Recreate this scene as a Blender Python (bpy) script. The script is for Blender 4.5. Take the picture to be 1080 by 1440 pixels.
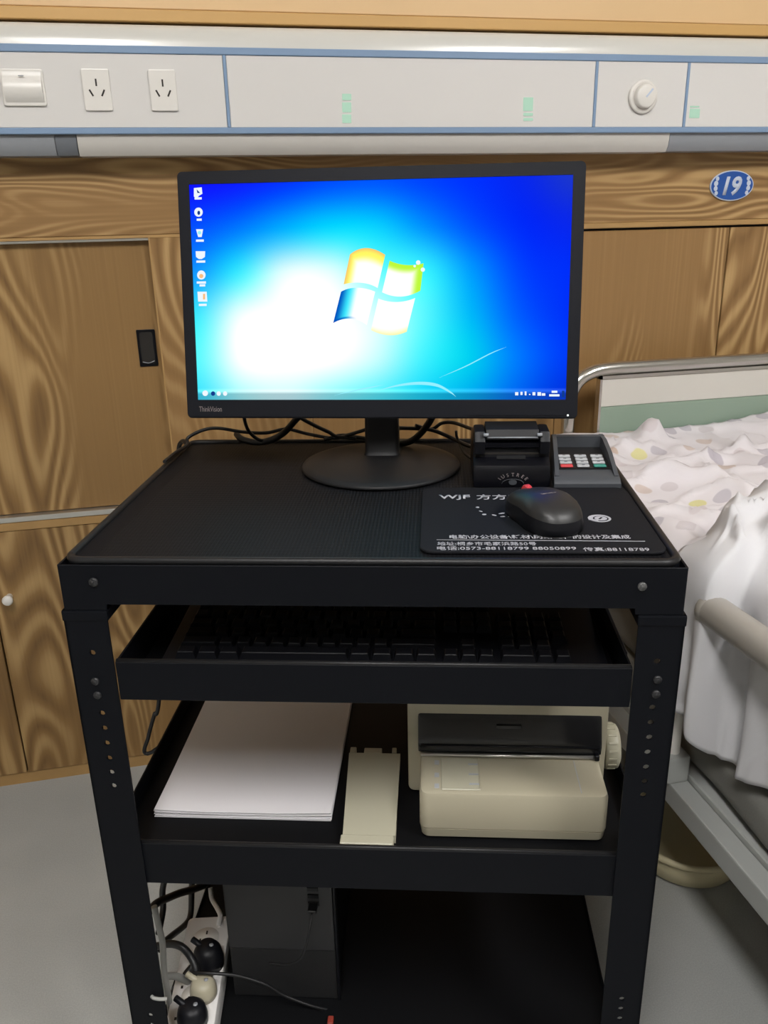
import bpy, bmesh, math, random
from mathutils import Vector, Matrix, noise
R = math.radians
for o in list(bpy.data.objects): bpy.data.objects.remove(o)
scene = bpy.context.scene
COL = scene.collection
random.seed(7)

# ------------------------------------------------------------------ camera
FPX = 1162.3                                   # focal length in pixels of a 1080 x 1440 frame
CAM = Vector((0, 0, 1.15))
yaw, pitch, roll = R(12.07), R(19.9), R(-1.2547)
_r = Vector((math.cos(yaw), -math.sin(yaw), 0))
_f = Vector((math.sin(yaw)*math.cos(pitch), math.cos(yaw)*math.cos(pitch), -math.sin(pitch)))
_u = _r.cross(_f)
CR = _r*math.cos(roll) + _u*math.sin(roll)
CU = -_r*math.sin(roll) + _u*math.cos(roll)
cam_d = bpy.data.cameras.new('camera'); cam = bpy.data.objects.new('camera', cam_d); COL.objects.link(cam)
cam.matrix_world = Matrix(((CR.x, CU.x, -_f.x, CAM.x), (CR.y, CU.y, -_f.y, CAM.y), (CR.z, CU.z, -_f.z, CAM.z), (0, 0, 0, 1)))
cam_d.sensor_fit = 'VERTICAL'; cam_d.sensor_height = 36; cam_d.lens = 36*FPX/1440
cam_d.clip_start = .02
scene.camera = cam

# ------------------------------------------------------------------ world, exposure
w = bpy.data.worlds.new('world'); scene.world = w; w.use_nodes = True
w.node_tree.nodes['Background'].inputs[0].default_value = (.9, .95, 1, 1)
w.node_tree.nodes['Background'].inputs[1].default_value = .05
scene.view_settings.view_transform = 'Standard'; scene.view_settings.look = 'None'
scene.view_settings.exposure = 0.0; scene.view_settings.gamma = 1.0
scene.view_settings.use_curve_mapping = False
LAMP = 41.0                                    # radiance of the ceiling lamps' diffusers

# ------------------------------------------------------------------ frames
TH = R(-15.86)
CARTM = Matrix.Rotation(TH, 4, 'Z')            # the trolley stands askew to the wall
CX = CARTM @ Vector((1, 0, 0)); CY = CARTM @ Vector((0, 1, 0))
CARTI = CARTM.inverted()
def ray(x, y): return _f + CR*((x-540)/FPX) - CU*((y-720)/FPX)
def at_y(x, y, yc):                            # trolley coordinates of a sight line at trolley depth yc
    d = ray(x, y); t = (yc - CY.dot(CAM))/CY.dot(d); return CARTI @ (CAM + d*t)
def at_z(x, y, z):
    d = ray(x, y); return CARTI @ (CAM + d*((z-CAM.z)/d.z))
def at_wall(x, y, Y):
    d = ray(x, y); return CAM + d*(Y/d.y)

# ------------------------------------------------------------------ materials
def lin(c):
    c = c/255.0
    return c/12.92 if c <= .04045 else ((c+.055)/1.055)**2.4
def rgb(r, g, b): return (lin(r), lin(g), lin(b), 1)
def nmat(name):
    m = bpy.data.materials.new(name); m.use_nodes = True
    nt = m.node_tree; return m, nt, nt.nodes['Principled BSDF']
def N(nt, t, **kw):
    n = nt.nodes.new(t)
    for k, v in kw.items(): setattr(n, k, v)
    return n
def L(nt, a, b): nt.links.new(a, b)
def M(name, col, rough=.5, metal=0, spec=.5, bump=0, bscale=400, var=0, vscale=8):
    """Plain material with a little procedural variation of colour and relief."""
    m, nt, p = nmat(name)
    p.inputs['Roughness'].default_value = rough; p.inputs['Metallic'].default_value = metal
    p.inputs['Specular IOR Level'].default_value = spec
    tc = N(nt, 'ShaderNodeTexCoord')
    if var:
        nz = N(nt, 'ShaderNodeTexNoise'); nz.inputs['Scale'].default_value = vscale; nz.inputs['Detail'].default_value = 4
        L(nt, tc.outputs['Object'], nz.inputs['Vector'])
        rp = N(nt, 'ShaderNodeValToRGB')
        rp.color_ramp.elements[0].position = .3; rp.color_ramp.elements[1].position = .7
        rp.color_ramp.elements[0].color = [c*(1-var) for c in col[:3]]+[1]
        rp.color_ramp.elements[1].color = [min(1, c*(1+var)) for c in col[:3]]+[1]
        L(nt, nz.outputs['Fac'], rp.inputs['Fac']); L(nt, rp.outputs['Color'], p.inputs['Base Color'])
    else:
        p.inputs['Base Color'].default_value = col
    if bump:
        n2 = N(nt, 'ShaderNodeTexNoise'); n2.inputs['Scale'].default_value = bscale
        L(nt, tc.outputs['Object'], n2.inputs['Vector'])
        bp = N(nt, 'ShaderNodeBump'); bp.inputs['Strength'].default_value = bump; bp.inputs['Distance'].default_value = .001
        L(nt, n2.outputs['Fac'], bp.inputs['Height']); L(nt, bp.outputs['Normal'], p.inputs['Normal'])
    return m
def emit(name, col, s=1.0):
    m = bpy.data.materials.new(name); m.use_nodes = True; nt = m.node_tree; nt.nodes.clear()
    e = N(nt, 'ShaderNodeEmission'); e.inputs[0].default_value = col; e.inputs[1].default_value = s
    o = N(nt, 'ShaderNodeOutputMaterial'); L(nt, e.outputs[0], o.inputs[0]); return m
def emit_attr(name, s=1.0):
    m = bpy.data.materials.new(name); m.use_nodes = True; nt = m.node_tree; nt.nodes.clear()
    a = N(nt, 'ShaderNodeAttribute', attribute_name='Col')
    e = N(nt, 'ShaderNodeEmission'); e.inputs[1].default_value = s
    o = N(nt, 'ShaderNodeOutputMaterial'); L(nt, a.outputs['Color'], e.inputs[0]); L(nt, e.outputs[0], o.inputs[0]); return m
def math_n(nt, op, a, b=None):
    n = N(nt, 'ShaderNodeMath', operation=op)
    for i, v in enumerate((a, b)):
        if v is None: continue
        if hasattr(v, 'is_output'): L(nt, v, n.inputs[i])
        else: n.inputs[i].default_value = v
    return n.outputs[0]
def wood(name, along='z', off=(0, 0, 0), dark=(122, 92, 56), mid=(150, 116, 74), light=(190, 157, 108), lines=1.0, fx=7.0, fz=1.5, mlo=.40):
    """Ash veneer: contour lines of a stretched noise field make the cathedral figure."""
    m, nt, p = nmat(name)
    p.inputs['Roughness'].default_value = .42; p.inputs['Specular IOR Level'].default_value = .35
    tc = N(nt, 'ShaderNodeTexCoord'); mp = N(nt, 'ShaderNodeMapping')
    mp.inputs['Location'].default_value = off
    mp.inputs['Scale'].default_value = (fx, 1, fz) if along == 'z' else (fz, 1, fx*1.5)
    L(nt, tc.outputs['Object'], mp.inputs['Vector'])
    n1 = N(nt, 'ShaderNodeTexNoise'); n1.inputs['Scale'].default_value = 1; n1.inputs['Detail'].default_value = 1.2; n1.inputs['Roughness'].default_value = .32
    n1.inputs['Distortion'].default_value = .2
    L(nt, mp.outputs[0], n1.inputs['Vector'])
    ph = math_n(nt, 'MULTIPLY', n1.outputs['Fac'], 135*lines)
    sn = math_n(nt, 'SINE', ph); h = math_n(nt, 'MULTIPLY_ADD', sn, .5); h.node.inputs[2].default_value = .5
    # the figure shows in broad strips, plain straight grain between them
    mp2 = N(nt, 'ShaderNodeMapping'); mp2.inputs['Location'].default_value = (off[0]+3.1, 0, off[2]+1.7)
    mp2.inputs['Scale'].default_value = (6.5, 1, .5) if along == 'z' else (.7, 1, 8)
    L(nt, tc.outputs['Object'], mp2.inputs['Vector'])
    n2 = N(nt, 'ShaderNodeTexNoise'); n2.inputs['Scale'].default_value = 1; n2.inputs['Detail'].default_value = 0
    L(nt, mp2.outputs[0], n2.inputs['Vector'])
    msk = N(nt, 'ShaderNodeMapRange'); msk.inputs['From Min'].default_value = mlo; msk.inputs['From Max'].default_value = mlo+.12
    L(nt, n2.outputs['Fac'], msk.inputs['Value'])
    # straight fine grain
    mp3 = N(nt, 'ShaderNodeMapping'); mp3.inputs['Scale'].default_value = (190, 1, 2.2) if along == 'z' else (2.2, 1, 190)
    L(nt, tc.outputs['Object'], mp3.inputs['Vector'])
    n3 = N(nt, 'ShaderNodeTexNoise'); n3.inputs['Scale'].default_value = 1; n3.inputs['Detail'].default_value = 3
    L(nt, mp3.outputs[0], n3.inputs['Vector'])
    rp = N(nt, 'ShaderNodeValToRGB'); cr = rp.color_ramp
    cr.elements[0].position = 0; cr.elements[0].color = rgb(*dark)
    cr.elements[1].position = 1; cr.elements[1].color = rgb(*light)
    e = cr.elements.new(.45); e.color = rgb(*mid); e = cr.elements.new(.14); e.color = rgb(*[(a+b)//2 for a, b in zip(dark, mid)])
    amp = math_n(nt, 'MULTIPLY', math_n(nt, 'SUBTRACT', h, .42), msk.outputs[0])
    v = math_n(nt, 'ADD', math_n(nt, 'MULTIPLY', amp, .8), .42)
    fine = math_n(nt, 'MULTIPLY', math_n(nt, 'SUBTRACT', n3.outputs['Fac'], .5), .38)
    L(nt, math_n(nt, 'ADD', v, fine), rp.inputs['Fac'])
    L(nt, rp.outputs['Color'], p.inputs['Base Color'])
    bp = N(nt, 'ShaderNodeBump'); bp.inputs['Strength'].default_value = .12; bp.inputs['Distance'].default_value = .0008
    L(nt, n3.outputs['Fac'], bp.inputs['Height']); L(nt, bp.outputs['Normal'], p.inputs['Normal'])
    return m

MT = {}
MT['plaster'] = M('wall_plaster', rgb(206, 204, 198), .8, var=.03)
MT['ceiling'] = M('ceiling_paint', rgb(225, 224, 220), .85)
MT['white_pl'] = M('white_plastic', rgb(226, 222, 216), .32)
MT['panel_w'] = M('white_enamel', rgb(220, 217, 214), .2, spec=.5)
MT['alu_w'] = M('white_aluminium', rgb(208, 206, 200), .22, spec=.6)
MT['blue'] = M('blue_grey_trim', rgb(128, 152, 182), .4)
MT['lampcov'] = M('lamp_cover', rgb(196, 192, 186), .4)
MT['grey_pl'] = M('grey_plastic', rgb(142, 145, 150), .35)
MT['grey_dk'] = M('dark_grey_plastic', rgb(108, 112, 118), .45)
MT['alu'] = M('aluminium', rgb(200, 198, 192), .3, metal=.85)
MT['chrome'] = M('steel_tube', rgb(205, 202, 196), .22, metal=.95)
MT['slot'] = M('socket_slot', rgb(40, 34, 30), .7)
MT['black_metal'] = M('black_powder_coat', (.0036, .0042, .0062, 1), .52, spec=.11, bump=.12, bscale=900)
MT['black_shelf'] = M('black_shelf_metal', (.0035, .0037, .0045, 1), .55, spec=.15)
MT['black_pl'] = M('black_plastic', (.006, .0063, .0085, 1), .42, spec=.25, bump=.06, bscale=1500)
MT['bezel'] = M('bezel_plastic', (.0065, .0072, .011, 1), .5, spec=.2, bump=.1, bscale=1800)
MT['black_matte'] = M('matte_black_plastic', (.010, .010, .011, 1), .5, spec=.28)
MT['gloss'] = M('glossy_black_plastic', (.003, .0031, .005, 1), .3, spec=.25)
MT['mshell'] = M('mouse_shell_plastic', (.017, .017, .0175, 1), .4, spec=.42)
MT['rubber'] = M('black_rubber_rim', (.010, .010, .011, 1), .42, spec=.3)
MT['pad'] = M('pad_cloth', (.0085, .0088, .011, 1), .75, spec=.15, bump=.2, bscale=1400)
MT['print'] = M('white_print', rgb(170, 170, 176), .7)
MT['print_dim'] = M('grey_print', rgb(120, 112, 112), .7)
MT['red'] = M('red_plastic', rgb(200, 60, 66), .45)
MT['clip'] = M('dull_red_plastic', rgb(140, 52, 40), .5)
MT['green'] = M('green_plastic', rgb(40, 130, 116), .45)
MT['keygrey'] = M('grey_rubber_key', rgb(165, 168, 172), .5)
MT['cable'] = M('black_cable', (.007, .007, .008, 1), .45)
MT['cable_g'] = M('grey_cable', rgb(150, 150, 146), .5)
MT['dcase'] = M('dark_grey_case', rgb(62, 65, 70), .5)
MT['beige'] = M('beige_plastic', rgb(170, 163, 142), .42, bump=.05, bscale=900, var=.015, vscale=5)
MT['beige2'] = M('pale_beige_plastic', rgb(176, 172, 152), .42)
MT['smoke'] = M('smoked_cover', (.012, .012, .013, 1), .2, spec=.5)
MT['paper'] = M('white_paper', rgb(218, 215, 218), .8, var=.01)
MT['pcfront'] = M('pc_front_plastic', (.024, .024, .026, 1), .5)
MT['pclow'] = M('pc_mesh_front', (.012, .012, .013, 1), .6, bump=.4, bscale=700)
MT['strip'] = M('power_strip_plastic', rgb(225, 222, 220), .4)
MT['bedmetal'] = M('bed_enamel', rgb(172, 174, 171), .4)
MT['hb_panel'] = M('headboard_panel', rgb(206, 202, 194), .35)
MT['hb_green'] = M('headboard_green', rgb(138, 156, 140), .4)
MT['mattress'] = M('mattress_cloth', rgb(118, 117, 112), .85, bump=.3, bscale=300, var=.06)
MT['linen'] = M('white_linen', rgb(203, 202, 205), .85, bump=.15, bscale=700)
MT['basin'] = M('cream_plastic', rgb(196, 186, 152), .45)
MT['guard'] = M('grey_guard_tube', rgb(150, 145, 138), .35, spec=.4)
MT['bolt'] = M('zinc_bolt', rgb(170, 170, 168), .35, metal=.8)
MT['bolt_mid'] = M('grey_bolt', (.12, .12, .12, 1), .4, metal=.6)
MT['bolt_dk'] = M('black_bolt', (.03, .03, .032, 1), .35, metal=.4)
MT['signblue'] = M('sign_blue', rgb(36, 82, 158), .3)
MT['signwhite'] = M('sign_white', rgb(196, 206, 222), .4)
MT['w_header'] = wood('wood_header', 'x', (.35, 0, .4), fz=2.0, fx=7, mlo=.25)
MT['w_right'] = wood('wood_right', 'z', (5.2, 0, .3))
MT['w_mid'] = wood('wood_mid', 'z', (9.1, 0, .8), lines=.9)
MT['w_door'] = wood('wood_door', 'z', (1.2, 0, .55), dark=(114, 86, 52), mid=(142, 110, 68), light=(180, 148, 100))
MT['w_low'] = wood('wood_low', 'z', (3.4, 0, 2.2), dark=(114, 86, 52), mid=(142, 110, 68), light=(180, 148, 100))
MT['w_edge'] = M('wood_edge', rgb(172, 136, 86), .45, var=.08, vscale=20)
MT['w_upper'] = M('pale_wood_upper', rgb(222, 186, 138), .45, var=.025, vscale=3)
MT['w_upper_edge'] = M('pale_wood_edge', rgb(202, 160, 98), .45, var=.03, vscale=6)
MT['dark'] = M('dark_gap', rgb(30, 26, 22), .8)
MT['green_glint'] = emit('painted_green_reflection', rgb(196, 234, 208), .82)  # emission painting green reflections on the rail's face panels, no lamp there
MT['led'] = emit('power_led', (.9, 1, .95, 1), 2.0)

def floor_mat():
    m, nt, p = nmat('vinyl_floor'); p.inputs['Roughness'].default_value = .38; p.inputs['Specular IOR Level'].default_value = .35
    tc = N(nt, 'ShaderNodeTexCoord')
    a = N(nt, 'ShaderNodeTexNoise'); a.inputs['Scale'].default_value = 3; a.inputs['Detail'].default_value = 5
    b = N(nt, 'ShaderNodeTexNoise'); b.inputs['Scale'].default_value = 420; b.inputs['Detail'].default_value = 2
    for n in (a, b): L(nt, tc.outputs['Object'], n.inputs['Vector'])
    v = math_n(nt, 'ADD', math_n(nt, 'MULTIPLY', a.outputs['Fac'], .6), math_n(nt, 'MULTIPLY', b.outputs['Fac'], .4))
    rp = N(nt, 'ShaderNodeValToRGB'); rp.color_ramp.elements[0].position = .35; rp.color_ramp.elements[1].position = .65
    rp.color_ramp.elements[0].color = rgb(158, 160, 158); rp.color_ramp.elements[1].color = rgb(180, 181, 178)
    L(nt, v, rp.inputs['Fac']); L(nt, rp.outputs['Color'], p.inputs['Base Color']); return m
MT['floor'] = floor_mat()

def perforated():
    m, nt, p = nmat('perforated_steel'); p.inputs['Roughness'].default_value = .55; p.inputs['Specular IOR Level'].default_value = .13
    tc = N(nt, 'ShaderNodeTexCoord'); sx = N(nt, 'ShaderNodeSeparateXYZ'); L(nt, tc.outputs['Object'], sx.inputs[0])
    k = 2*math.pi/.0058
    u = math_n(nt, 'SINE', math_n(nt, 'MULTIPLY', math_n(nt, 'ADD', sx.outputs[0], sx.outputs[1]), k*.707))
    v = math_n(nt, 'SINE', math_n(nt, 'MULTIPLY', math_n(nt, 'SUBTRACT', sx.outputs[0], sx.outputs[1]), k*.707))
    s = math_n(nt, 'MULTIPLY', u, v)
    mr = N(nt, 'ShaderNodeMapRange'); mr.inputs['From Min'].default_value = -.15; mr.inputs['From Max'].default_value = .2
    L(nt, s, mr.inputs['Value'])
    mx = N(nt, 'ShaderNodeMix', data_type='RGBA'); L(nt, mr.outputs[0], mx.inputs['Factor'])
    mx.inputs[6].default_value = (.002, .002, .0025, 1); mx.inputs[7].default_value = (.0098, .0104, .0128, 1)
    L(nt, mx.outputs[2], p.inputs['Base Color'])
    bp = N(nt, 'ShaderNodeBump'); bp.inputs['Strength'].default_value = .5; bp.inputs['Distance'].default_value = .001
    L(nt, mr.outputs[0], bp.inputs['Height']); L(nt, bp.outputs['Normal'], p.inputs['Normal']); return m
MT['perf'] = perforated()

def dotted():
    m, nt, p = nmat('dotted_quilt_cotton'); p.inputs['Roughness'].default_value = .85; p.inputs['Specular IOR Level'].default_value = .2
    uv = N(nt, 'ShaderNodeUVMap'); uv.uv_map = 'UVMap'
    vo = N(nt, 'ShaderNodeTexVoronoi'); vo.voronoi_dimensions = '2D'; vo.inputs['Scale'].default_value = 14; vo.inputs['Randomness'].default_value = .62
    L(nt, uv.outputs[0], vo.inputs['Vector'])
    mr = N(nt, 'ShaderNodeMapRange'); mr.inputs['From Min'].default_value = .275; mr.inputs['From Max'].default_value = .235
    L(nt, vo.outputs['Distance'], mr.inputs['Value'])
    sc = N(nt, 'ShaderNodeSeparateColor'); L(nt, vo.outputs['Color'], sc.inputs[0])
    rp = N(nt, 'ShaderNodeValToRGB'); rp.color_ramp.interpolation = 'CONSTANT'; cr = rp.color_ramp
    cr.elements[0].position = 0; cr.elements[0].color = rgb(198, 191, 194)
    cr.elements[1].position = .25; cr.elements[1].color = rgb(184, 179, 186)
    for pos, c in ((.5, (198, 184, 178)), (.68, (203, 195, 198)), (.84, (180, 174, 181)), (.93, (206, 201, 150)), (.95, (198, 178, 166))):
        e = cr.elements.new(pos); e.color = rgb(*c)
    L(nt, sc.outputs[0], rp.inputs['Fac'])
    keep = math_n(nt, 'MULTIPLY', mr.outputs[0], math_n(nt, 'GREATER_THAN', sc.outputs[1], .12))
    mx = N(nt, 'ShaderNodeMix', data_type='RGBA'); L(nt, keep, mx.inputs['Factor'])
    mx.inputs[6].default_value = rgb(212, 207, 210); L(nt, rp.outputs['Color'], mx.inputs[7])
    L(nt, mx.outputs[2], p.inputs['Base Color']); return m
MT['dots'] = dotted()

# ------------------------------------------------------------------ mesh helpers
def newbm(): return bmesh.new()
def box(bm, a, b, bev=0, seg=2):
    a, b = Vector(a), Vector(b)
    vs = [bm.verts.new((x, y, z)) for z in (a.z, b.z) for y in (a.y, b.y) for x in (a.x, b.x)]
    fs = [(0, 2, 3, 1), (4, 5, 7, 6), (0, 1, 5, 4), (2, 6, 7, 3), (0, 4, 6, 2), (1, 3, 7, 5)]
    faces = [bm.faces.new([vs[i] for i in f]) for f in fs]
    if bev:
        es = list({e for f in faces for e in f.edges})
        bmesh.ops.bevel(bm, geom=es, offset=bev, segments=seg, affect='EDGES', profile=.6)
    return bm
def prism(bm, pts, axis, a, b, bev=0, seg=2):
    """polygon pts (2D) extruded along axis from a to b. axis x: pts=(y,z); y: (x,z); z: (x,y)"""
    def P(p, t): return {'x': (t, p[0], p[1]), 'y': (p[0], t, p[1]), 'z': (p[0], p[1], t)}[axis]
    v0 = [bm.verts.new(P(p, a)) for p in pts]; v1 = [bm.verts.new(P(p, b)) for p in pts]
    n = len(pts); fs = [bm.faces.new(v0), bm.faces.new(v1)]
    for i in range(n): fs.append(bm.faces.new((v0[i], v0[(i+1) % n], v1[(i+1) % n], v1[i])))
    bmesh.ops.recalc_face_normals(bm, faces=fs)
    if bev:
        es = list({e for f in fs[:2] for e in f.edges})
        bmesh.ops.bevel(bm, geom=es, offset=bev, segments=seg, affect='EDGES', profile=.6)
    return bm
def rrect(x0, y0, x1, y1, r, n=6):
    pts = []
    for cx, cy, a0 in ((x1-r, y1-r, 0), (x0+r, y1-r, 90), (x0+r, y0+r, 180), (x1-r, y0+r, 270)):
        for i in range(n+1):
            a = R(a0+90*i/n); pts.append((cx+r*math.cos(a), cy+r*math.sin(a)))
    return pts
def ell(cx, cy, rx, ry, n=40): return [(cx+rx*math.cos(2*math.pi*i/n), cy+ry*math.sin(2*math.pi*i/n)) for i in range(n)]
def lathe(bm, prof, axis='z', c=(0, 0, 0), n=32):
    """prof = list of (radius, height)"""
    c = Vector(c); rings = []
    for r, h in prof:
        ring = []
        for i in range(n if r > 1e-6 else 1):
            a = 2*math.pi*i/n; x, y = r*math.cos(a), r*math.sin(a)
            v = {'z': (x, y, h), 'x': (h, x, y), 'y': (x, h, y)}[axis]
            ring.append(bm.verts.new(c+Vector(v)))
        rings.append(ring)
    fs = []
    for A, B in zip(rings, rings[1:]):
        for i in range(n):
            j = (i+1) % n
            if len(A) == 1 and len(B) == 1: continue
            if len(A) == 1: fs.append(bm.faces.new((A[0], B[i], B[j])))
            elif len(B) == 1: fs.append(bm.faces.new((A[i], A[j], B[0])))
            else: fs.append(bm.faces.new((A[i], A[j], B[j], B[i])))
    bmesh.ops.recalc_face_normals(bm, faces=fs)
    for f in fs: f.smooth = True
    return bm
def catmull(pts, k=8, closed=False):
    P = [Vector(p) for p in pts]; n = len(P); out = []
    rng = range(n if closed else n-1)
    for i in rng:
        p0 = P[(i-1) % n] if closed or i > 0 else P[0]*2-P[1]
        p1, p2 = P[i], P[(i+1) % n]
        p3 = P[(i+2) % n] if closed or i+2 < n else P[n-1]*2-P[n-2]
        for j in range(k):
            t = j/k
            out.append(.5*((2*p1)+(p2-p0)*t+(2*p0-5*p1+4*p2-p3)*t*t+(3*p1-p0-3*p2+p3)*t**3))
    if not closed: out.append(P[-1])
    return out
def tube(bm, pts, r, n=10, k=8, closed=False, smooth=True):
    path = catmull(pts, k, closed) if k > 1 else [Vector(p) for p in pts]
    m = len(path); rings = []; prev = None
    for i, p in enumerate(path):
        t = (path[(i+1) % m]-path[i-1]) if closed else (path[min(i+1, m-1)]-path[max(i-1, 0)])
        t.normalize()
        if prev is None:
            up = Vector((0, 0, 1)) if abs(t.z) < .9 else Vector((1, 0, 0)); a = t.cross(up).normalized()
        else: a = (prev-t*prev.dot(t)).normalized()
        prev = a; b = t.cross(a)
        rings.append([bm.verts.new(p+(a*math.cos(2*math.pi*q/n)+b*math.sin(2*math.pi*q/n))*r) for q in range(n)])
    fs = []
    for i in range(m if closed else m-1):
        A, B = rings[i], rings[(i+1) % m]
        for q in range(n): fs.append(bm.faces.new((A[q], A[(q+1) % n], B[(q+1) % n], B[q])))
    for f in fs: f.smooth = smooth
    if not closed: fs += [bm.faces.new(rings[0]), bm.faces.new(rings[-1])]
    bmesh.ops.recalc_face_normals(bm, faces=fs)
    return bm
def loft(bm, rings, cap=True, smooth=True):
    V = [[bm.verts.new(p) for p in r] for r in rings]; n = len(V[0]); fs = []
    for A, B in zip(V, V[1:]):
        for i in range(n): fs.append(bm.faces.new((A[i], A[(i+1) % n], B[(i+1) % n], B[i])))
    for f in fs: f.smooth = smooth
    if cap: fs += [bm.faces.new(V[0]), bm.faces.new(V[-1])]
    bmesh.ops.recalc_face_normals(bm, faces=fs); return bm

# ------------------------------------------------------------------ object helpers
ORG = {}
def thing(name, label, cat, loc=(0, 0, 0), cart=True, rotz=0, group=None):
    o = bpy.data.objects.new(name, None); COL.objects.link(o); o.empty_display_size = .05
    Lm = Matrix.Translation(Vector(loc)) @ Matrix.Rotation(rotz, 4, 'Z')
    o.matrix_world = (CARTM @ Lm) if cart else Lm
    ORG[o.name] = Lm.inverted()
    o['label'] = label; o['category'] = cat
    if group: o['group'] = group
    return o
def mesh_obj(name, bm, mat, smooth=None):
    me = bpy.data.meshes.new(name); bm.to_mesh(me); bm.free()
    me.materials.append(MT[mat] if isinstance(mat, str) else mat)
    if smooth:
        for p in me.polygons: p.use_smooth = True
        try: me.set_sharp_from_angle(angle=R(smooth))
        except Exception: pass
    o = bpy.data.objects.new(name, me); COL.objects.link(o); return o
def root_of(o):
    while o.parent: o = o.parent
    return o
def part(name, bm, mat, parent, local=False, smooth=None, label=None):
    """bm is in the frame the thing was placed in (trolley or room) unless local."""
    rt = root_of(parent)
    if not local and rt.name in ORG: bm.transform(ORG[rt.name])
    o = mesh_obj(name, bm, mat, smooth); o.parent = parent
    if label: o['label'] = label
    return o
def single(name, bm, mat, label, cat, org, cart=True, smooth=None, group=None):
    """a thing that is one mesh"""
    T = Matrix.Translation(Vector(org)); bm.transform(T.inverted())
    o = mesh_obj(name, bm, mat, smooth); o.matrix_world = CARTM @ T if cart else T
    o['label'] = label; o['category'] = cat
    if group: o['group'] = group
    ORG[o.name] = T.inverted()
    return o
def struct(name, bm, mat, smooth=None):
    o = mesh_obj(name, bm, mat, smooth); o['kind'] = 'structure'; return o
def text_bm(body, M4, w=None, h=None, shear=0, bold=0, depth=.0002):
    """text mesh fitted into w x h, centred on the origin of M4's xy plane"""
    cu = bpy.data.curves.new('lettering', 'FONT'); cu.body = body; cu.size = 1; cu.shear = shear; cu.offset = bold; cu.resolution_u = 3
    ob = bpy.data.objects.new('lettering', cu); COL.objects.link(ob)
    dg = bpy.context.evaluated_depsgraph_get(); me = bpy.data.meshes.new_from_object(ob.evaluated_get(dg))
    bm = newbm(); bm.from_mesh(me)
    bpy.data.objects.remove(ob); bpy.data.curves.remove(cu); bpy.data.meshes.remove(me)
    xs = [v.co.x for v in bm.verts]; ys = [v.co.y for v in bm.verts]
    if not xs: return bm
    cx, cy = (min(xs)+max(xs))/2, (min(ys)+max(ys))/2
    sx = w/(max(xs)-min(xs)) if w else None; sy = h/(max(ys)-min(ys)) if h else None
    sx = sx or sy; sy = sy or sx
    for v in bm.verts: v.co = ((v.co.x-cx)*sx, (v.co.y-cy)*sy, 0)
    ex = bmesh.ops.extrude_face_region(bm, geom=bm.faces[:])
    for v in ex['geom']:
        if isinstance(v, bmesh.types.BMVert): v.co.z += depth
    bm.transform(M4); return bm
def mat_axes(o, x, y):
    x, y = Vector(x).normalized(), Vector(y).normalized(); z = x.cross(y)
    return Matrix(((x.x, y.x, z.x, o[0]), (x.y, y.y, z.y, o[1]), (x.z, y.z, z.z, o[2]), (0, 0, 0, 1)))

# ================================================================== THE ROOM
X0, X1, Y0, Y1, ZC = -2.4, 3.4, -4.4, 1.66, 2.75
struct('floor', box(newbm(), (X0-.1, Y0-.1, -.05), (X1+.1, Y1+.1, 0)), 'floor')
struct('ceiling', box(newbm(), (X0-.1, Y0-.1, ZC), (X1+.1, Y1+.1, ZC+.05)), 'ceiling')
wall = struct('wall_back', box(newbm(), (X0-.1, Y1, 0), (X1+.1, Y1+.1, ZC)), 'plaster')
struct('wall_left', box(newbm(), (X0-.1, Y0, 0), (X0, Y1, ZC)), 'plaster')
struct('wall_right', box(newbm(), (X1, Y0, 0), (X1+.1, Y1, ZC)), 'plaster')
struct('wall_front', box(newbm(), (X0-.1, Y0-.1, 0), (X1+.1, Y0, ZC)), 'plaster')
YF = 1.625                                                            # face of the wood cladding
def wpart(name, a, b, mat, bev=.0012, parent=wall):
    o = mesh_obj(name, box(newbm(), a, b, bev, 1), mat); o.parent = parent; return o
wpart('header_board', (X0, YF, 1.1215), (X1, Y1, 1.452), 'w_header')
wpart('upper_board', (X0, 1.602, 1.4725), (X1, Y1, 2.35), 'w_upper')
wpart('upper_board_edge', (X0, 1.598, 1.4535), (X1, Y1, 1.4715), 'w_upper_edge')
wpart('trim_strip', (.2, YF-.003, 1.111), (X1, Y1, 1.1214), 'w_edge')
wpart('shadow_gap', (.2, YF+.012, 1.1065), (X1, Y1, 1.111), 'dark', 0)
for a, b, m in ((.205, .728, 'w_mid'), (.7295, 1.1015, 'w_right'), (1.1045, 1.7, 'w_mid'), (1.7025, X1, 'w_right')):
    wpart('wood_panel', (a, YF+.004, .03), (b, Y1, 1.1065), m)
wpart('kick_board', (.205, YF+.002, 0), (X1, Y1, .028), 'w_edge')

# cabinet with sliding door, left of the trolley
cab = thing('sliding_door_cabinet', 'wood-grain wall cabinet with sliding upper door and hinged lower doors left of the black trolley', 'cabinet', (-.75, YF, 0), cart=False)
part('top_edge', box(newbm(), (X0, YF, 1.1165), (.2045, Y1-.001, 1.1213)), 'w_edge', cab)
part('upper_track', box(newbm(), (X0, YF+.001, 1.1115), (-.0765, YF+.028, 1.1165), .0008, 1), 'alu', cab)
d1 = part('sliding_door', box(newbm(), (-.93, YF+.014, .6115), (-.0765, YF+.030, 1.1115), .001, 1), 'w_door', cab)
hd = newbm(); prism(hd, rrect(-.118, .884, -.084, .953, .002), 'y', YF+.0118, YF+.0145, .0006)
hh = part('recessed_handle', hd, 'gloss', d1, label='black recessed finger pull')
part('finger_cup', prism(newbm(), rrect(-.113, .889, -.089, .948, .004), 'y', YF+.0112, YF+.0125), 'dark', d1)
part('finger_cup_lip', tube(newbm(), [(-.112, YF+.011, .893), (-.101, YF+.0105, .8905), (-.090, YF+.011, .894)], .0009, 6), 'grey_pl', d1)
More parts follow.
